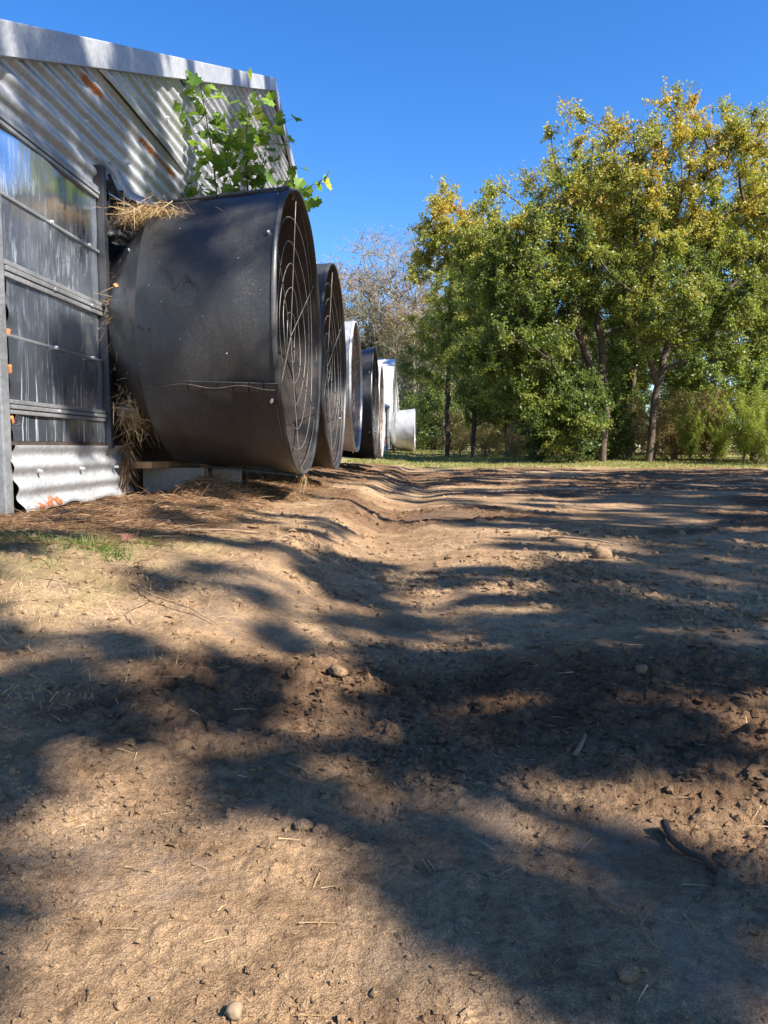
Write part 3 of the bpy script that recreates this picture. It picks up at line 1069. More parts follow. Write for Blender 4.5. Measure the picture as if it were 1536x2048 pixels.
# ------------------------------------------------------------------ soil clods
ico = bmesh.new()
bmesh.ops.create_icosphere(ico, subdivisions=1, radius=1)
IV = np.array([v.co[:] for v in ico.verts])
IF = np.array([[v.index for v in f.verts] for f in ico.faces])
ico.free()
ico = bmesh.new()
bmesh.ops.create_icosphere(ico, subdivisions=3, radius=1)
IV3 = np.array([v.co[:] for v in ico.verts])
IF3 = np.array([[v.index for v in f.verts] for f in ico.faces])
ico.free()
r = np.random.default_rng(81)
n = 84000
rad = np.concatenate([np.exp(r.uniform(math.log(.5), math.log(4.5), 76000)), r.uniform(3, 13, 8000)])
ang = np.radians(r.uniform(-32, 30, n))
x = rad * np.sin(ang)
y = rad * np.cos(ang)
wet_, straw_, grass_, dark_ = masks(x, y)
clump = sstep(-.1, .5, fbm(x * 2.2, y * 2.2, 2, 83))
keep = r.uniform(size=n) < (.10 + .35 * dark_ + .75 * clump ** 2) * (1 - .85 * wet_) * (1 - straw_) * (1 - grass_)
x, y, rad = x[keep], y[keep], rad[keep]
n = len(x)
s = np.exp(r.normal(math.log(.0015), .75, n)) * np.clip(rad / 1.0, .8, 3.4)
s = np.minimum(s, .0075 * np.clip(rad / 1.2, .8, 3))
ax = r.uniform(.65, 1.4, (n, 3)) * [1, 1, .75]
V = IV[None] * (1 + .42 * np.clip(r.normal(size=(n, len(IV), 1)), -1.6, 1.8)) * ax[:, None, :] * s[:, None, None]
V[:, :, 0] += x[:, None]
V[:, :, 1] += y[:, None]
V[:, :, 2] += (ground_z(x, y) + s * .02)[:, None]
F = (np.arange(n) * len(IV))[:, None, None] + IF[None]
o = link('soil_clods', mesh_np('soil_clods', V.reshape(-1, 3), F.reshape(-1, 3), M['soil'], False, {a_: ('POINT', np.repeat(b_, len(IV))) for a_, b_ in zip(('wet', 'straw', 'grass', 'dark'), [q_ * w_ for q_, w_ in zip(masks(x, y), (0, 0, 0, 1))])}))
tag(o, 'loose crumbs and clods of brown soil over the dirt yard', 'soil', None, 'stuff')


def lump(name, label, cat, x, y, s, mat, seed, sq=(1, 1, .7), sink=.25, group=None):
    r = np.random.default_rng(seed)
    q = r.uniform(0, 99)
    V = IV3 * (1 + .18 * fbm(IV3[:, 0] * 1.6 + q, IV3[:, 1] * 1.6 + IV3[:, 2] * 1.3, 3, seed))[:, None] * np.array(sq) * s
    o = link(name, mesh_np(name, V, IF3, mat, True), None, (x, y, gz1(x, y) + s * sq[2] * (1 - 2 * sink)), (0, 0, q))
    tag(o, label, cat, group)
    return o


lump('pebble', 'round tan pebble at the bottom edge of the yard', 'pebble', -.17, .625, .0085, M['stone'], 1, (1, 1, .9), .1)
lump('soil_lump', 'dark lump of soil standing proud in the middle right', 'soil lump', .80, 3.31, .042, M['soil'], 2, (1.2, .9, .8))
lump('soil_lump', 'small dark soil lump on the right of the yard', 'soil lump', .49, 1.65, .014, M['soil'], 3)
lump('soil_lump', 'flat cracked clod of soil left of the middle foreground', 'soil lump', -.165, .985, .014, M['soil'], 4, (1.1, .9, .5))
lump('soil_lump', 'smaller clod beside the flat cracked clod', 'soil lump', -.14, .98, .012, M['soil'], 5, (1, 1, .6))
lump('stone', 'pale brown stone lying near the right edge of the yard', 'stone', 1.37, 3.1, .024, M['stone'], 6)
lump('soil_lump', 'crumbly clod beside the rut below the sunlit patch', 'soil lump', -.19, 1.62, .022, M['soil'], 7, (1.3, .9, .6))
lump('soil_lump', 'crumbling clod near the lower right corner', 'soil lump', .205, .70, .010, M['soil'], 8, (1.2, 1, .6))


def stick(name, label, pts, r0, mat, cat='stick', fork=None):
    P = []
    for (x, y, dz) in pts:
        P.append((x, y, gz1(x, y) + dz))
    rs = [r0 * (1 - .55 * k / (len(P) - 1)) for k in range(len(P))]
    mb = MB().tube(P, rs, 7)
    if fork:
        mb.tube([(x, y, gz1(x, y) + dz) for x, y, dz in fork], r0 * .5, 6)
    o = mb.build(name, mat, None, True)
    tag(o, label, cat)
    return o


stick('twig', 'long pale bent twig in the right foreground', [(.20, .85, .006), (.215, .825, .008), (.228, .80, .007), (.236, .775, .006), (.244, .745, .004)], .003, M['twig'], 'twig', [(.236, .775, .006), (.245, .785, .009), (.252, .80, .008)])
stick('root', 'dark crooked root half buried at right of the foreground', [(.335, 1.0, .012), (.335, .97, .010), (.343, .945, .008), (.358, .92, .008), (.366, .90, .003)], .006, M['wood_dark'], 'root', [(.335, .97, .01), (.322, .985, .012)])
stick('wood_chip', 'pale splinter of wood at middle right of the yard', [(.262, 1.24, .005), (.275, 1.265, .009), (.292, 1.30, .010)], .0055, M['twig'], 'splinter')
stick('twig', 'thin twig lying by the sunlit patch on the right', [(.62, 3.9, .012), (.75, 3.95, .02), (.90, 3.88, .02), (1.0, 3.80, .01)], .008, M['twig'], 'twig')
stick('twig', 'straight pale twig just below the dark soil lump', [(.78, 2.72, .01), (.86, 2.74, .012), (.93, 2.75, .01)], .004, M['twig'], 'twig')
stick('twig', 'crossed dry stems on the bank in the shade', [(-.83, 2.05, .012), (-.72, 1.93, .02), (-.60, 1.86, .015), (-.52, 1.80, .01)], .003, M['twig'], 'twig', [(-.72, 1.93, .02), (-.75, 1.82, .02), (-.70, 1.75, .01)])
stick('twig', 'thick twig on the pale bank right of the straw', [(-.98, 3.0, .01), (-.85, 3.1, .02), (-.70, 3.12, .02)], .006, M['twig'], 'twig')
stick('twig', 'short pale twig near the left edge of the rut', [(-.225, 1.18, .006), (-.20, 1.165, .008), (-.175, 1.14, .006)], .0025, M['twig'], 'twig')


# ------------------------------------------------------------------ leaves with lobes
def lobed(name, size, mat, tint, fold=.12):
    out = [(0, -.32), (.14, -.16), (.40, -.20), (.40, -.02), (.60, .20), (.44, .28), (.40, .46), (.20, .42), (0, .74)]
    pts = out + [(-a, b) for a, b in out[-2:0:-1]]
    V = [(0, .08, 0)] + [(a, b, fold * abs(a) - .10 * max(0, b) ** 2) for a, b in pts]
    n = len(pts)
    F = [(0, 1 + (i + 1) % n, 1 + i) for i in range(n)]
    return mesh_np(name, np.array(V) * size, F, mat, False, dict(tint=('FACE', [tint] * n)))


o = link('fallen_leaf', lobed('fallen_leaf', .036, M['red_leaf'], .5, .4), None, (-1.06, 2.58, gz1(-1.06, 2.58) + .015), (R(50), R(10), R(20)))
tag(o, 'red-brown fallen leaf standing among the green grass tufts', 'leaf')
o = link('fallen_leaf', lobed('fallen_leaf', .05, M['hay'], .9, .4), None, (-1.62, 3.35, gz1(-1.62, 3.35) + .02), (R(20), R(10), R(80)))
tag(o, 'pale fallen leaf on the straw near the corner post', 'leaf')


# ------------------------------------------------------------------ maple sapling between first two fans
sap = empty('maple_sapling', (-1.50, 5.98, gz1(-1.5, 5.98)))
sap.scale = (.95, 1, 1.0)
tag(sap, 'young green maple growing up between the first and second black cones', 'sapling')
rnd = random.Random(12)
stems = [
    [(0, 0, 0), (-.05, .0, 1.0), (-.12, .02, 1.9), (-.18, .0, 2.6), (-.27, -.02, 3.15)],
    [(0.05, .02, 0), (.06, .02, 1.0), (.12, .0, 1.9), (.10, .02, 2.5), (.12, .0, 3.05)],
    [(0.05, .02, .9), (.18, .03, 1.6), (.36, .04, 2.1), (.46, .05, 2.5)],
    [(0.1, .02, 1.6), (.28, .02, 2.0), (.46, .04, 2.25), (.60, .05, 2.34)],
    [(-.12, .02, 1.6), (-.28, -.02, 2.0), (-.36, -.03, 2.35)],
    [(.0, .02, 1.4), (.08, -.05, 1.9), (.0, -.08, 2.3), (-.08, -.1, 2.75)],
    [(0.05, .02, 2.0), (.22, .0, 2.45), (.32, .0, 2.85)],
    [(-.2, -.05, 1.2), (-.30, -.10, 1.75), (-.33, -.12, 2.0)],
]
mb = MB()
lv = [lobed('leaf', 1.0, M['maple'], t, f) for t, f in ((.1, .1), (.4, .25), (.6, -.15), (.75, .2), (1, .1))]
nleaf = 0
EXTRA = []
for si, st in enumerate(stems):
    P = [Vector(p) for p in st]
    mb.tube(P, [.013 - .0095 * k / (len(P) - 1) for k in range(len(P))] if si < 2 else [.007 - .005 * k / (len(P) - 1) for k in range(len(P))], 6)
    L = sum((P[k + 1] - P[k]).length for k in range(len(P) - 1))
    m = {0: 58, 1: 60, 2: 40, 3: 26, 4: 30, 5: 40, 6: 34, 7: 12}[si]
    for k in range(m):
        t = 1 - (k / m) * (.52 if si < 2 else .78)
        q = t * (len(P) - 1)
        i0 = min(int(q), len(P) - 2)
        p = P[i0].lerp(P[i0 + 1], q - i0)
        off = Vector((rnd.gauss(0, .10), rnd.gauss(0, .08), rnd.gauss(-.01, .05)))
        tipp = p + off
        mb.tube([p, p + off * .5 + Vector((0, 0, .02)), tipp], .0016, 3, False)
        lf = link('leaf', lv[rnd.choice((0, 0, 1, 1, 2, 2, 3, 3, 3, 4) if rnd.random() > .3 else (0, 1, 2))], sap, tipp)
        s = rnd.uniform(.075, .135)
        lf.scale = (s, s, s)
        lf.rotation_euler = (rnd.uniform(-.2, 1.3), rnd.uniform(-.8, .8), rnd.uniform(-1.2, 2.2))
        nleaf += 1
        for e_ in range(min(1, k % 3)):
            off2 = Vector((rnd.gauss(0, .13), rnd.gauss(0, .10), rnd.gauss(-.03, .08)))
            mb.tube([p, p + off2], .0014, 3, False)
            EXTRA.append((p + off2, rnd.uniform(.05, .115), (rnd.uniform(-.2, 1.4), rnd.uniform(-.9, .9), rnd.uniform(0, 6.28)), rnd.choice((.05, .2, .35, .5, .65, .75))))
mb.build('stem', M['bark'], sap)
from mathutils import Euler
tv = np.array([v.co[:] for v in lv[1].vertices])
tf = np.array([p.vertices[:] for p in lv[1].polygons])
EV = [tv * s_ @ np.array(Euler(r_).to_matrix()).T + np.array(p_) for p_, s_, r_, t_ in EXTRA]
o = link('small_leaves', mesh_np('small_leaves', np.concatenate(EV), np.concatenate([tf + i_ * len(tv) for i_ in range(len(EV))]), M['maple'], False, dict(tint=('FACE', np.repeat([e_[3] for e_ in EXTRA], len(tf))))), sap)
o['kind'] = 'stuff'


# ------------------------------------------------------------------ trees
def frustums(A, B, ra, rb, n=5):
    """tubes for edges A->B (arrays)"""
    m = len(A)
    d = B - A
    L = np.linalg.norm(d, axis=1, keepdims=True) + 1e-9
    d = d / L
    h = np.where(np.abs(d[:, 2:3]) > .9, np.array([[1., 0, 0]]), np.array([[0, 0, 1.]]))
    u = np.cross(d, h)
    u /= np.linalg.norm(u, axis=1, keepdims=True)
    v = np.cross(d, u)
    V = np.zeros((m, 2 * n, 3))
    for k in range(n):
        t = 2 * math.pi * k / n
        o_ = u * math.cos(t) + v * math.sin(t)
        V[:, k] = A + o_ * ra[:, None]
        V[:, n + k] = B + o_ * rb[:, None]
    b = (np.arange(m) * 2 * n)[:, None]
    F = np.concatenate([b + np.array([[k, (k + 1) % n, n + (k + 1) % n, n + k]]) for k in range(n)], 0)
    return V.reshape(-1, 3), F


def leaf_mesh(name, pos, length, width, tint, mat, r, upbias=.5):
    n = len(pos)
    nrm = r.normal(size=(n, 3)) + np.array([.25, -.1, upbias])
    nrm /= np.linalg.norm(nrm, axis=1, keepdims=True)
    d = np.cross(nrm, r.normal(size=(n, 3)))
    d /= np.linalg.norm(d, axis=1, keepdims=True)
    s = np.cross(nrm, d)
    V = np.zeros((n, 4, 3))
    V[:, 0] = pos
    V[:, 1] = pos + d * (length * .45)[:, None] + s * (width * .5)[:, None]
    V[:, 2] = pos + d * length[:, None]
    V[:, 3] = pos + d * (length * .45)[:, None] - s * (width * .5)[:, None]
    F = np.arange(n * 4).reshape(n, 4)
    return mesh_np(name, V.reshape(-1, 3), F, mat, False, dict(tint=('FACE', tint)))


def gen_tree(seed, trunks, lobes, ncl, nleaf, leaf=(.10, .05), clr=.55, tintf=None, bark='bark', leafmat='leaf_oak', rtip=.006, shell=2.4, twigs=9, rpow=.44, cl=None, cr=None):
    """trunks: list of polylines [(x,y,z)...] from the base; lobes: (cx,cy,cz,rx,ry,rz,w)"""
    r = np.random.default_rng(seed)
    nodes = []
    par = []
    for tr in trunks:
        P = np.array(tr, dtype=float)
        last = -1
        for k in range(len(P) - 1):
            m = max(2, int(np.linalg.norm(P[k + 1] - P[k]) / .35))
            for q in range(m):
                p = P[k] + (P[k + 1] - P[k]) * q / m + r.normal(0, .018, 3) * (1 if k or q else 0)
                nodes.append(p)
                par.append(last)
                last = len(nodes) - 1
        nodes.append(P[-1])
        par.append(last)
    ntr = len(nodes)
    given = cl
    if given is not None:
        ncl = len(given)
        lobes = [(0, 0, 0, 1, 1, 1, 1)]
    w = np.array([l[6] for l in lobes], float)
    w /= w.sum()
    pick = r.choice(len(lobes), ncl, p=w)
    Lb = np.array([l[:6] for l in lobes])
    dirs = r.normal(size=(ncl, 3))
    dirs /= np.linalg.norm(dirs, axis=1, keepdims=True)
    rad = r.uniform(size=ncl) ** (1 / shell)
    cl = Lb[pick, :3] + dirs * rad[:, None] * Lb[pick, 3:6]
    if given is not None:
        cl = np.array(given, float)
    tn = np.array(nodes)
    dist0 = np.array([np.min(np.linalg.norm(tn - c, axis=1)) for c in cl])
    order = np.argsort(dist0)
    NP = np.zeros((ntr + ncl * 8, 3))
    NP[:ntr] = tn
    cnt = ntr
    ends = np.zeros(ncl, int)
    for c in order:
        q = cl[c]
        dv = q - NP[:cnt]
        dd = np.linalg.norm(dv, axis=1)
        cost = dd * (1 + .9 * np.clip(-dv[:, 2] / (dd + .01), -.3, 1))
        j = int(np.argmin(cost))
        p = NP[j]
        m = int(min(7, max(2, dd[j] / .4)))
        last = j
        bow = r.normal(0, .07, 3) * dd[j] + np.array([0, 0, .10 * dd[j]])
        for k in range(1, m + 1):
            t = k / m
            NP[cnt] = p + (q - p) * t + bow * (4 * t * (1 - t)) * .6
            par.append(last)
            last = cnt
            cnt += 1
        ends[c] = last
    NP = NP[:cnt]
    par = np.array(par)
    wgt = np.zeros(cnt)
    wgt[ends] = 1
    for k in range(cnt - 1, -1, -1):
        if par[k] >= 0:
            wgt[par[k]] += wgt[k]
    rad_ = rtip * np.maximum(wgt, .6) ** rpow * 1.9
    e = np.where(par >= 0)[0]
    TV, TF = frustums(NP[par[e]], NP[e], np.minimum(rad_[par[e]], rad_[e] * 1.35), rad_[e], 6)
    # twigs in each cluster
    nt = ncl * twigs
    base = np.repeat(cl, twigs, 0)
    td = r.normal(size=(nt, 3)) + np.array([0, 0, .25])
    td /= np.linalg.norm(td, axis=1, keepdims=True)
    tl = clr * r.uniform(.45, 1.15, nt) * np.repeat(r.uniform(.6, 1.3, ncl), twigs)
    if cr is not None:
        tl = np.repeat(np.array(cr), twigs) * r.uniform(.6, 1.15, nt)
    tip = base + td * tl[:, None]
    UV, UF = frustums(base, tip, np.full(nt, rtip * .8), np.full(nt, rtip * .3), 3)
    V = np.concatenate([TV, UV])
    F = np.concatenate([TF, UF + len(TV)])
    tm = mesh_np('trunk', V, F, M[bark], True)
    # leaves along the twigs
    k = r.integers(0, nt, nleaf)
    t = r.uniform(.1, 1.08, nleaf)
    pos = base[k] + td[k] * (tl[k] * t)[:, None] + r.normal(0, .05 * clr / .55, (nleaf, 3))
    ctint = r.normal(0, .10, ncl)[k // twigs]
    tint = np.clip(tintf(pos, r) + ctint + r.normal(0, .09, nleaf), 0, 1)
    ln = leaf[0] * r.uniform(.6, 1.25, nleaf)
    lm = leaf_mesh('crown', pos, ln, ln * leaf[1] / leaf[0] * r.uniform(.8, 1.2, nleaf), tint, M[leafmat], r)
    return tm, lm


def plant_tree(name, label, meshes, loc, rz=0, sc=1.0, cat='tree', group=None, parts=('trunk', 'crown')):
    o = empty(name, loc, rz)
    o.scale = (sc, sc, sc)
    tag(o, label, cat, group)
    for m_, pn in zip(meshes, parts):
        if m_ is not None:
            link(pn, m_, o)
    return o


def gl(x, y):
    return (x, y, gz1(x, y) - .04)


def tint_oak(lo, hi, zl, zh, outer=0.0):
    def f(p, r):
        a = sstep(zl, zh, p[:, 2] + .9 * fbm(p[:, 0] * .5, p[:, 1] * .5 + p[:, 2] * .4, 2, 5))
        return lo + (hi - lo) * a
    return f


# three oaks standing at the far edge of the yard
t1 = gen_tree(101, [[(0, 0, 0), (.08, 0, 1.2), (.25, .05, 2.4), (.55, .1, 3.8), (.95, .1, 5.6), (1.2, .1, 7.4)], [(.25, .05, 2.3), (-.3, -.3, 3.6), (-.6, -.4, 5.2), (-.7, -.3, 7.4)]],
              [(.6, 0, 7.6, 3.4, 2.6, 2.2, 3.2), (-1.4, -.2, 6.2, 2.4, 2.2, 2.2, 2), (2.8, 0, 5.6, 1.9, 2.0, 2.2, 1.6), (.6, -.8, 4.3, 2.6, 1.8, 1.1, 1.3), (1.4, -.6, 9.2, 2.0, 1.6, 1.1, 1.0), (.4, -.4, 9.6, 2.2, 1.2, .8, .5), (3.4, -.3, 7.4, 1.5, 1.5, 1.2, .9), (-1.2, 0, 8.3, 1.5, 1.2, .8, .5), (2.0, -.8, 2.9, 1.4, 1.0, .5, .6)],
              320, 108000, (.090, .045), .52, tint_oak(.36, .68, 4.0, 10))
plant_tree('oak_tree', 'tallest oak with golden top, dark trunk right of the middle', t1, gl(6.35, 21.3), 0, .93, 'tree', 'oaks at the far edge of the yard')
t2 = gen_tree(102, [[(0, 0, 0), (.06, 0, 1.3), (-.05, 0, 2.6), (-.25, 0, 4.2), (-.3, 0, 6.4)], [(-.02, 0, 2.0), (-.7, -.4, 3.2), (-1.2, -.5, 4.4)]],
              [(-.4, 0, 7.6, 2.3, 2.2, 1.9, 2.4), (-1.6, -.4, 5.0, 2.2, 2.0, 1.6, 2), (.7, 0, 5.2, 1.7, 1.8, 2.0, 1.2), (-2.3, -.7, 3.1, 1.6, 1.4, 1.1, 1.2), (-2.9, 0, 6.0, 1.3, 1.3, 1.7, 1), (-1.7, -.6, 1.7, .9, .8, .9, .6)],
              290, 94000, (.088, .044), .50, tint_oak(.32, .66, 4.8, 10))
plant_tree('oak_tree', 'oak with twin leaning limbs left of the tallest oak', t2, gl(5.0, 21.0), 0, 1.0, 'tree', 'oaks at the far edge of the yard')
t3 = gen_tree(103, [[(0, 0, 0), (-.05, 0, .9), (-.5, 0, 1.8), (-1.2, -.1, 2.9), (-1.6, -.1, 4.2)], [(-.05, 0, .8), (.05, .1, 2.2), (-.1, .1, 4.0)]],
              [(-1.6, 0, 4.4, 1.7, 1.6, 1.4, 2), (-1.9, -.3, 2.6, 1.6, 1.4, 1.0, 1.4), (-.6, -.3, 1.4, 1.3, 1.0, 1.0, 1.1), (-2.2, .2, 5.9, 1.1, 1.2, 1.1, 1)],
              180, 60000, (.086, .043), .45, tint_oak(.30, .50, 3.0, 8.0))
plant_tree('oak_tree', 'low spreading green oak with thin trunk, first of the three', t3, gl(4.35, 20.6), 0, 1.0, 'tree', 'oaks at the far edge of the yard')
t4 = gen_tree(104, [[(0, 0, 0), (0, 0, 3), (.1, 0, 6), (.1, 0, 8.5)]],
              [(0, 0, 6.5, 1.6, 1.6, 3.0, 2), (-.3, 0, 9.0, .8, .9, 1.6, .9), (1.2, 0, 5.0, 1.4, 1.4, 2.0, 1.2), (.6, 0, 8.2, 1.1, 1.1, 1.4, .8), (-.4, 0, 3.8, 1.3, 1.2, 1.2, .7)],
              170, 42000, (.11, .06), .5, tint_oak(.44, .66, 4.5, 10))
plant_tree('poplar_tree', 'upright yellow-green tree left of the oaks, by the sky gap', t4, gl(.95, 29.5), 0, 1.0, 'tree')
t5 = gen_tree(105, [[(0, 0, 0), (.1, 0, 2.5), (0, .1, 5), (0, 0, 7)]],
              [(0, 0, 6.2, 2.4, 2.2, 2.6, 2), (-.8, -.4, 4.0, 1.9, 1.8, 1.4, 1.3), (1, 0, 8.0, 1.4, 1.4, 1.3, 1), (0.4, -.6, 2.4, 1.7, 1.4, 1.0, .9)],
              190, 46000, (.10, .05), .52, tint_oak(.30, .52, 4, 10))
bgs = [(9.9, 22.8, .4, 1.0, 'dense dark green tree at the right edge of the picture'), (3.0, 26.5, 2.0, .92, 'dark green tree filling the gap behind the low spreading oak'),
       (7.6, 27.5, 4.0, 1.0, 'shaded tree standing right behind the two tall oaks'), (12.2, 27, 1.0, 1.15, 'dark tree behind the dense tree at the right edge'),
       (1.75, 26.2, 1.1, .80, 'leafy tree joining the upright yellow tree to the oaks'), (10.8, 31.5, 0.7, 1.1, 'dark tree deep behind the tallest oak'), (14.8, 32, 5, 1.15, 'dark tree deep in the wood beyond the right edge tree'), (8.4, 34, 3, 1.1, 'dark tree deep in the wood between the oak trunks'),
       (3.8, 37.0, 3.1, 1.1, 'dark tree at the wood edge behind the upright tree')]
for (x, y, rz, sc, lb) in bgs:
    plant_tree('broadleaf_tree', lb, t5, gl(x, y), rz, sc, 'tree', 'leafy trees of the wood edge')
# wood behind: slim trees, many alike
t6 = gen_tree(106, [[(0, 0, 0), (.15, 0, 3), (0, .1, 6.5), (.1, 0, 11)]],
              [(0, 0, 9.5, 2.3, 2.3, 3.6, 2), (.5, 0, 5.5, 1.9, 1.9, 2.0, .8), (0, 0, 2.0, 1.8, 1.8, 1.6, .7)],
              170, 17000, (.19, .10), .8, tint_oak(.25, .8, 4, 13), 'bark', 'leaf_far', .010)
t7 = gen_tree(107, [[(0, 0, 0), (.2, 0, 3), (.1, .1, 6), (.3, 0, 9)], [(.15, 0, 2.6), (-.8, 0, 5), (-1.4, 0, 8)]],
              [(0, 0, 9.5, 3.0, 2.6, 4.2, 2), (.8, 0, 6, 2.4, 2.0, 2.4, 1)],
              260, 1500, (.13, .07), 1.0, tint_oak(.55, 1.0, 3, 10), 'bark_pale', 'leaf_far', .009, 1.6, 8, .40)
t8 = gen_tree(108, [[(0, 0, 0), (.1, 0, 3), (-.1, .1, 7), (.1, 0, 11)]],
              [(0, 0, 9.5, 2.4, 2.3, 3.8, 2), (-.5, 0, 6, 2.2, 1.9, 2.2, 1)],
              190, 9500, (.13, .07), .9, tint_oak(.42, .88, 3, 13), 'bark_pale', 'leaf_far', .009, 1.9, 8)
rb = random.Random(3)
for (x, y, rz, sc, lb) in ((-2.3, 58, 0, 1.25, 'bare grey branching tree nearest the far house roof'), (-.6, 56, 2, 1.15, 'bare tree with crossing limbs left of the upright yellow tree'), (-4.4, 60, 1, 1.3, 'bare twiggy tree among the russet ones behind the cones')):
    plant_tree('bare_tree', lb, t7, gl(x, y), rz, sc, 'tree', 'bare trees behind the far house')
for (x, y, rz, sc, lb) in ((-6.6, 56, 0, 1.08, 'russet tree showing just above the second black cone'), (-4.6, 66, 2.2, 1.25, 'tall thin russet tree rising behind the bare trees'), (-8.8, 60, 4, 1.1, 'russet tree hidden mostly by the nearest cone'), (-1.4, 52, 3, .8, 'low russet tree beside the far house roof'), (1.4, 50, 5, .85, 'russet tree at the foot of the upright yellow tree'), (.6, 62, 1, .95, 'russet tree in the gap by the upright yellow tree')):
    plant_tree('autumn_tree', lb, t8, gl(x, y), rz, sc, 'tree', 'autumn trees behind the far house')
k = 0
for row, (y0, xs) in enumerate(((37, (1.2, 3.3, 5.2, 7.8, 10.5, 13.5, 16.5)), (43, (.6, 2.4, 4.6, 7.2, 10, 13, 16.5, 20)), (52, (2.2, 5.5, 9, 13, 17.5, 22, 27)), (58, (-1.5, .8, 3)), (68, (-14, -10.5, -6, -3, 0, 2.5, 6)), (80, (-16, -9, -3, 3, 9)))):
    for x in xs:
        plant_tree('wood_tree', 'slim tree standing within the wood behind the yard', t6, gl(x + rb.uniform(-.5, .5), y + rb.uniform(-1.5, 1.5)), rb.uniform(0, 6), rb.uniform(.72, .98), 'tree', 'trees of the wood')
        k += 1

# shrubs and weeds below
s1 = gen_tree(121, [[(0, 0, 0), (.05, 0, .5)], [(0.05, 0, 0), (-.3, 0, .6)], [(0, .05, 0), (.3, .1, .7)]],
              [(0, 0, .9, .8, .7, .8, 1), (.2, 0, 1.5, .6, .6, .6, .6)], 60, 9000, (.075, .04), .32, tint_oak(.12, .5, .3, 3), 'bark', 'leaf_oak', .004)
s2 = gen_tree(122, [[(0, 0, 0), (.05, 0, .6)], [(0.05, 0, 0), (-.3, 0, .7)], [(0, .05, 0), (.35, .1, .7)], [(0, .0, 0), (-.1, -.2, .8)]],
              [(0, 0, .7, 1.0, .7, .7, 1), (.2, 0, 1.3, .7, .6, .5, .5)], 80, 6000, (.07, .02), .36, lambda p, r: r.uniform(.1, 1, len(p)), 'twig', 'weed', .0035)


def feather(seed, n, h):
    """feathery weed: arching stems with thread-like leaflets"""
    r = np.random.default_rng(seed)
    B, D, Ls = [], [], []
    mb = MB()
    for k in range(n):
        a = r.uniform(0, 6.28)
        hh = h * r.uniform(.6, 1.1)
        lean = r.uniform(.1, .55)
        P = []
        for q in range(9):
            t = q / 8
            P.append(Vector((math.cos(a) * lean * hh * t ** 1.6, math.sin(a) * lean * hh * t ** 1.6, hh * (t - .22 * lean * t ** 3))))
        mb.tube(P, [.007 * (1 - .8 * q / 8) for q in range(9)], 4)
        m = 330
        t = r.uniform(.25, 1, m)
        i0 = np.minimum((t * 8).astype(int), 7)
        PP = np.array([p[:] for p in P])
        pos = PP[i0] + (PP[i0 + 1] - PP[i0]) * (t * 8 - i0)[:, None]
        d = r.normal(size=(m, 3)) * [1, 1, .5] + [0, 0, .35]
        B.append(pos)
        D.append(d)
        Ls.append(.30 * (1.1 - t) * r.uniform(.5, 1.2, m) + .05)
    B = np.concatenate(B)
    D = np.concatenate(D)
    Ls = np.concatenate(Ls)
    o = blades('leaflets', B, D, Ls, np.full(len(B), .014), r.uniform(.2, .9, len(B)), r.uniform(0, 1, len(B)), M['fennel'])
    me = o.data
    bpy.data.objects.remove(o)
    return mb.mesh('stem', M['twig']), me


fe = feather(131, 16, 2.3)
for (x, y, rz, sc, lb) in ((8.35, 19.8, 0, 1.0, 'bright feathery yellow-green weed drooping at the right edge'), (9.3, 20.6, 2, 1.05, 'feathery weed behind the drooping one at the right edge'), (7.55, 21.4, 4, .85, 'smaller feathery weed left of the drooping bright one'), (8.75, 19.4, 3, .7, 'low feathery weed in front of the drooping one'), (9.9, 19.6, 5, .9, 'feathery weed cut by the right picture edge'), (10.2, 21.4, 1, 1.1, 'tall feathery weed behind the others at right'), (8.1, 20.7, 1.3, .6, 'shortest feathery weed between the bright ones')):
    plant_tree('feathery_weed', lb, fe, gl(x, y), rz, sc, 'weed', 'feathery weeds by the oaks', ('stem', 'leaflets'))
for (x, y, rz, sc, lb) in ((4.05, 20.3, 0, 1.1, 'dark green bush round the foot of the low spreading oak'), (4.75, 21.8, 1, 1.2, 'green bush between the trunks of the first two oaks'), (3.3, 21.2, 3, .9, 'small green bush at the left end of the oak group'), (5.6, 22.4, 2, 1.0, 'bush behind and between the two tall oak trunks'), (9.9, 21.8, 4, 1.3, 'green bush under the dense tree at right edge')):
    plant_tree('bush', lb, s1, gl(x, y), rz, sc, 'bush', 'bushes under the oaks', ('stem', 'foliage'))
for i, (x, y, rz, sc) in enumerate(((5.7, 23.2, 0, 1.0), (6.9, 22.6, 1, 1.0), (7.6, 22.8, 2, 1.1), (8.6, 22.4, 3, 1.15), (8.0, 24.2, 1, 1.2), (9.2, 24, 4, 1.2), (10.4, 23.5, 5, 1.2), (6.6, 24.5, 2, 1.1), (2.4, 29, 0, 1.0), (3.6, 30, 2, 1.2), (1.6, 32, 3, 1.1), (4.8, 27, 1, 1.1), (2.9, 23.5, 4, .6))):
    plant_tree('dry_weed', 'brown dry weed clump in the undergrowth behind the oaks', s2, gl(x, y), rz, sc, 'weed', 'dry weeds behind the oaks', ('stem', 'foliage'))
# undergrowth that closes the wood near the ground
for i in range(30):
    x = rb.uniform(.5, 22) if i < 22 else rb.uniform(-1, 4)
    y = rb.uniform(31, 46) if i < 22 else rb.uniform(48, 58)
    plant_tree('bush', 'shaded undergrowth bush within the wood', s1, gl(x, y), rb.uniform(0, 6), rb.uniform(1.2, 2.0), 'bush', 'undergrowth of the wood', ('stem', 'foliage'))

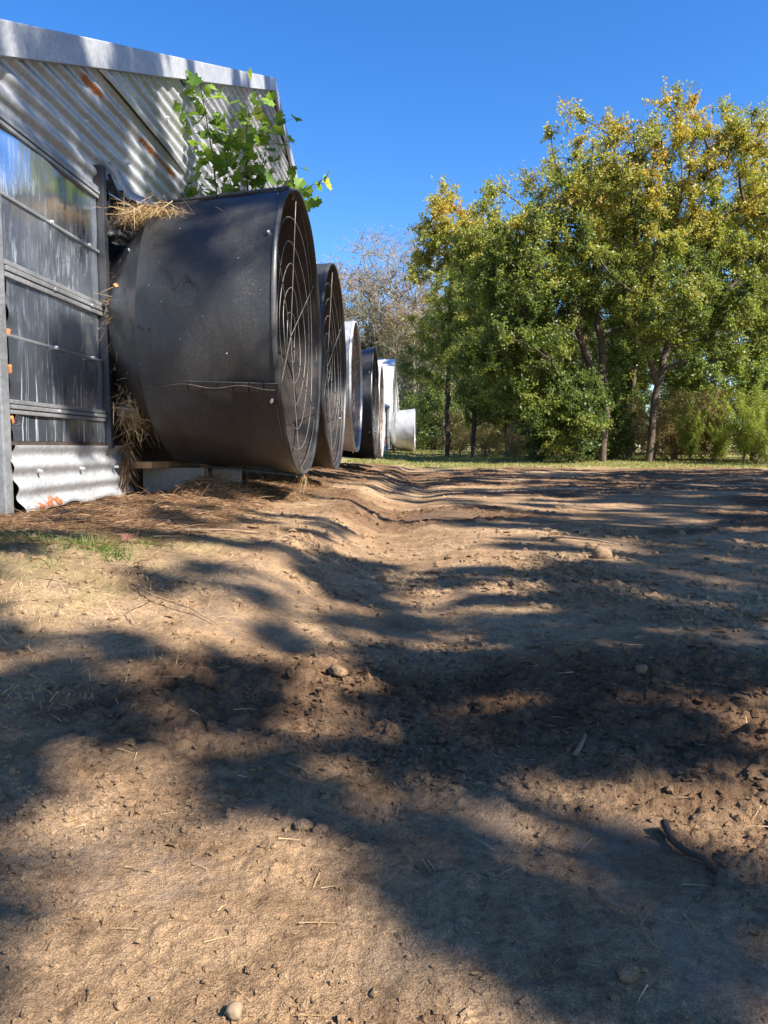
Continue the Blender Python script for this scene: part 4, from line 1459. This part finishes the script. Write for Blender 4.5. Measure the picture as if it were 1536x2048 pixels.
# tall trees right of the yard, outside the picture: they cast the dappled shade
def shade(seed, ncl, nl):
    return gen_tree(seed, [[(0, 0, 0), (.1, 0, 4), (0, .1, 8), (.1, 0, 11.5)]],
                    [(0, 0, 10.0, 2.3, 2.3, 2.2, 2), (.6, .4, 7.8, 2.4, 2.2, 1.5, 1.2), (-.8, -.4, 6.2, 2.0, 2.2, 1.2, 1)],
                    ncl, nl, (.14, .062), .235, lambda p, r: r.uniform(0, 1, len(p)), 'bark', 'needle', .0055, 2.0)


SHADE_SPOTS = [(-0.42, 0.6, 0.07), (0.28, 0.6, 0.07), (-0.48, 0.75, 0.09), (0.13, 0.74, 0.09), (0.24, 0.73, 0.08), (0.35, 0.7, 0.1), (0.44, 0.84, 0.07), (-0.58, 0.93, 0.07),  # ground spots that the added tree's clumps are set to shade
         (-0.11, 0.99, 0.08), (0.15, 0.95, 0.08), (-0.57, 1.07, 0.1), (-0.18, 1.08, 0.07), (-0.75, 1.24, 0.1), (-0.58, 1.22, 0.1), (-0.5, 1.21, 0.08), (0.02, 1.19, 0.1),
         (0.17, 1.19, 0.11), (0.29, 1.18, 0.07), (0.46, 1.19, 0.07), (0.56, 1.24, 0.08), (-0.68, 1.38, 0.09), (-0.55, 1.31, 0.09), (-0.38, 1.37, 0.09), (-0.29, 1.33,
         0.08), (0.1, 1.37, 0.1), (0.43, 1.35, 0.11), (0.54, 1.32, 0.08), (-0.32, 1.5, 0.1), (0.12, 1.51, 0.08), (0.47, 1.51, 0.08), (-1.13, 1.63, 0.1), (-0.94, 1.6,
         0.08), (-0.65, 1.59, 0.11), (0.05, 1.61, 0.12), (0.18, 1.62, 0.08), (0.33, 1.62, 0.12), (0.44, 1.61, 0.11), (0.58, 1.64, 0.11), (0.76, 1.61, 0.11), (-1.21, 1.76,
         0.12), (-0.28, 1.78, 0.08), (-0.03, 1.79, 0.1), (0.11, 1.79, 0.09), (0.28, 1.75, 0.11), (0.54, 1.75, 0.11), (0.74, 1.76, 0.08), (0.9, 1.75, 0.12), (0.39, 1.88,
         0.12), (0.56, 1.88, 0.09), (0.72, 1.88, 0.12), (-1.36, 2.03, 0.11), (-0.47, 2.1, 0.13), (-0.08, 2.03, 0.11), (0.05, 2.1, 0.12), (0.37, 2.07, 0.12), (0.54, 2.05,
         0.13), (0.68, 2.09, 0.12), (0.8, 2.05, 0.12), (-0.82, 2.18, 0.1), (0.12, 2.18, 0.14), (0.62, 2.18, 0.1), (0.83, 2.25, 0.13), (0.94, 2.2, 0.13), (1.14, 2.23,
         0.12), (-1.39, 2.35, 0.1), (-0.69, 2.36, 0.14), (-0.19, 2.41, 0.13), (-0.05, 2.4, 0.12), (0.3, 2.38, 0.09), (0.47, 2.36, 0.11), (0.63, 2.37, 0.11), (0.73, 2.41,
         0.09), (1.07, 2.41, 0.13), (1.27, 2.38, 0.13), (-1.55, 2.59, 0.13), (-0.37, 2.58, 0.11), (-0.17, 2.55, 0.1), (-0.06, 2.58, 0.13), (0.68, 2.58, 0.14), (1.01,
         2.55, 0.12), (1.3, 2.56, 0.12), (-1.42, 2.68, 0.14), (-0.38, 2.75, 0.13), (-0.2, 2.74, 0.1), (0.18, 2.75, 0.14), (0.53, 2.73, 0.1), (0.76, 2.74, 0.14), (0.91,
         2.74, 0.13), (1.05, 2.67, 0.14), (1.45, 2.71, 0.13), (-1.2, 2.85, 0.11), (-0.99, 2.86, 0.14), (-0.8, 2.86, 0.11), (-0.62, 2.91, 0.15), (-0.31, 2.89, 0.15),
         (-0.14, 2.92, 0.11), (0.26, 2.91, 0.15), (0.46, 2.86, 0.14), (0.64, 2.86, 0.11), (0.78, 2.88, 0.15), (0.96, 2.94, 0.11), (1.2, 2.93, 0.14), (1.56, 2.91, 0.14),
         (-1.59, 3.04, 0.13), (-0.28, 3.05, 0.12), (-0.09, 3.09, 0.12), (0.67, 3.12, 0.11), (0.84, 3.11, 0.14), (1.2, 3.06, 0.14), (1.4, 3.06, 0.13), (1.62, 3.04, 0.1),
         (-1.19, 3.27, 0.16), (1.1, 3.23, 0.12), (1.32, 3.28, 0.12), (1.55, 3.27, 0.16), (-1.77, 3.46, 0.14), (-1.16, 3.42, 0.16), (-0.54, 3.47, 0.11), (0.99, 3.45,
         0.16), (1.23, 3.43, 0.15), (1.82, 3.41, 0.14), (-1.35, 3.61, 0.14), (-0.9, 3.7, 0.16), (0.5, 3.65, 0.12), (1.32, 3.67, 0.12), (1.49, 3.61, 0.16), (1.71, 3.63,
         0.15), (1.95, 3.61, 0.17), (-1.72, 3.86, 0.14), (-0.47, 3.82, 0.15), (0.62, 3.88, 0.16), (1.39, 3.84, 0.14), (1.62, 3.84, 0.14), (2.08, 3.89, 0.14), (-1.58,
         4.12, 0.12), (-1.28, 4.02, 0.16), (-0.91, 4.12, 0.15), (-0.67, 4.1, 0.14), (-0.42, 4.03, 0.12), (1.06, 4.09, 0.12), (1.32, 4.08, 0.15), (1.75, 4.06, 0.13),
         (1.91, 4.02, 0.14), (2.15, 4.1, 0.17), (0.96, 4.33, 0.16), (1.2, 4.26, 0.15), (1.42, 4.3, 0.17), (1.57, 4.28, 0.18), (1.82, 4.28, 0.18), (2.09, 4.23, 0.17),
         (-1.33, 4.49, 0.14), (1.01, 4.54, 0.18), (1.49, 4.48, 0.17), (1.72, 4.47, 0.13), (2.34, 4.55, 0.18), (-1.71, 4.78, 0.17), (-1.57, 4.69, 0.16), (0.35, 4.78,
         0.15), (0.62, 4.72, 0.17), (0.88, 4.79, 0.15), (1.05, 4.71, 0.14), (1.6, 4.79, 0.16), (1.78, 4.74, 0.16), (2.09, 4.76, 0.19), (0.41, 4.97, 0.2), (0.74, 4.96,
         0.18), (0.95, 4.95, 0.13), (1.19, 5.02, 0.16), (1.63, 5.01, 0.2)]
p1 = shade(141, 112, 17000)
p2 = shade(142, 215, 31000)
# an added unseen tree, its clumps laid along sun rays to shape the near-yard shade
rs_ = random.Random(77)
SD = np.array(sdir[:])
bx, by = 7.6, -2.9
bz = gl(bx, by)[2]
cl_, cr_ = [], []
for (x, y, q) in SHADE_SPOTS:
    hh = (3.7 if y < 1.9 else 5.0) + (1.3 if y < 1.9 else 2.4) * (0.5 + 0.5 * math.sin(x * 2.1 + y * 1.7)) + rs_.uniform(-.5, .5)
    p = np.array([x, y, .08]) + SD * (hh / SD[2])
    cl_.append(p - np.array([bx, by, bz]))
    cr_.append(q * ((1.06 if y < 1.9 else .95) + .34 * float(sstep(.0, .45, np.array(x - .12 * y)))))
ov1 = gen_tree(151, [[(0, 0, 0), (-.05, 0, 2.2), (-.3, .1, 4.2), (-.7, .4, 5.6), (-1.1, .9, 7.2)]], [], 0, len(cl_) * 150, (.085, .042), .10, lambda p, r: r.uniform(0, 1, len(p)), 'bark', 'needle', .0035, 2, 10, .40, cl_, cr_)
plant_tree('shade_tree', 'unseen tree, clumps placed to fleck the near yard with shade', ov1, (bx, by, bz), 0, 1, 'tree', 'shade trees beside the yard')
# a second added tree, clumps laid out to throw dapples on the gable wall
bx, by = 6.9, .9
bz = gl(bx, by)[2]
cl_, cr_ = [], []
for k in range(620):
    Y = rs_.uniform(2.9, 12.5)
    Z = rs_.uniform(.2, 5.0)
    v = float(fbm(np.array([Y * 1.15 + Z * .5]), np.array([Z * 1.3]), 2, 301)[0])
    if v < -.02 or (Y > 5.2 and Z > 2.4 and v < .22) or (3.3 < Y < 4.7 and Z < .6 and v < .25):
        continue
    p = np.array([WALL_X + .1, Y, Z]) + SD * rs_.uniform(10.2, 12.6)
    cl_.append(p - np.array([bx, by, bz]))
    cr_.append(rs_.uniform(.14, .26))
ov2 = gen_tree(152, [[(0, 0, 0), (-.1, 0, 2.5), (-.3, .1, 5.0), (-.6, .2, 7.0), (-.8, .3, 9.0)]], [], 0, len(cl_) * 150, (.115, .055), .15, lambda p, r: r.uniform(0, 1, len(p)), 'bark', 'needle', .0035, 2, 10, .40, cl_, cr_)
plant_tree('shade_tree', 'second unseen tree, clumps placed to dapple the gable wall', ov2, (bx, by, bz), 0, 1, 'tree', 'shade trees beside the yard')
SHADE = [(9.8, 2.8, 5.2, 1, p1), (13.3, 1.8, 2.0, 1, p2), (8.6, 6.3, .8, 1, p1), (12.8, 5.8, 4.2, 1, p2), (16.3, 4.3, 2.2, 1, p2), (11.3, 9.6, 4.0, 1, p2), (16.3, 8.8, 2.0, 1, p2), (20.3, 6.8, 1.0, 1.1, p2), (12.2, -1.4, 3.1, 1, p2)]
for i, (x, y, rz, sc, pm) in enumerate(SHADE):
    plant_tree('shade_tree', 'tall tree shading the yard from its open side', pm, gl(x, y), rz, sc, 'tree', 'shade trees beside the yard')
print('LEAVES', nleaf, 'wood trees', k)
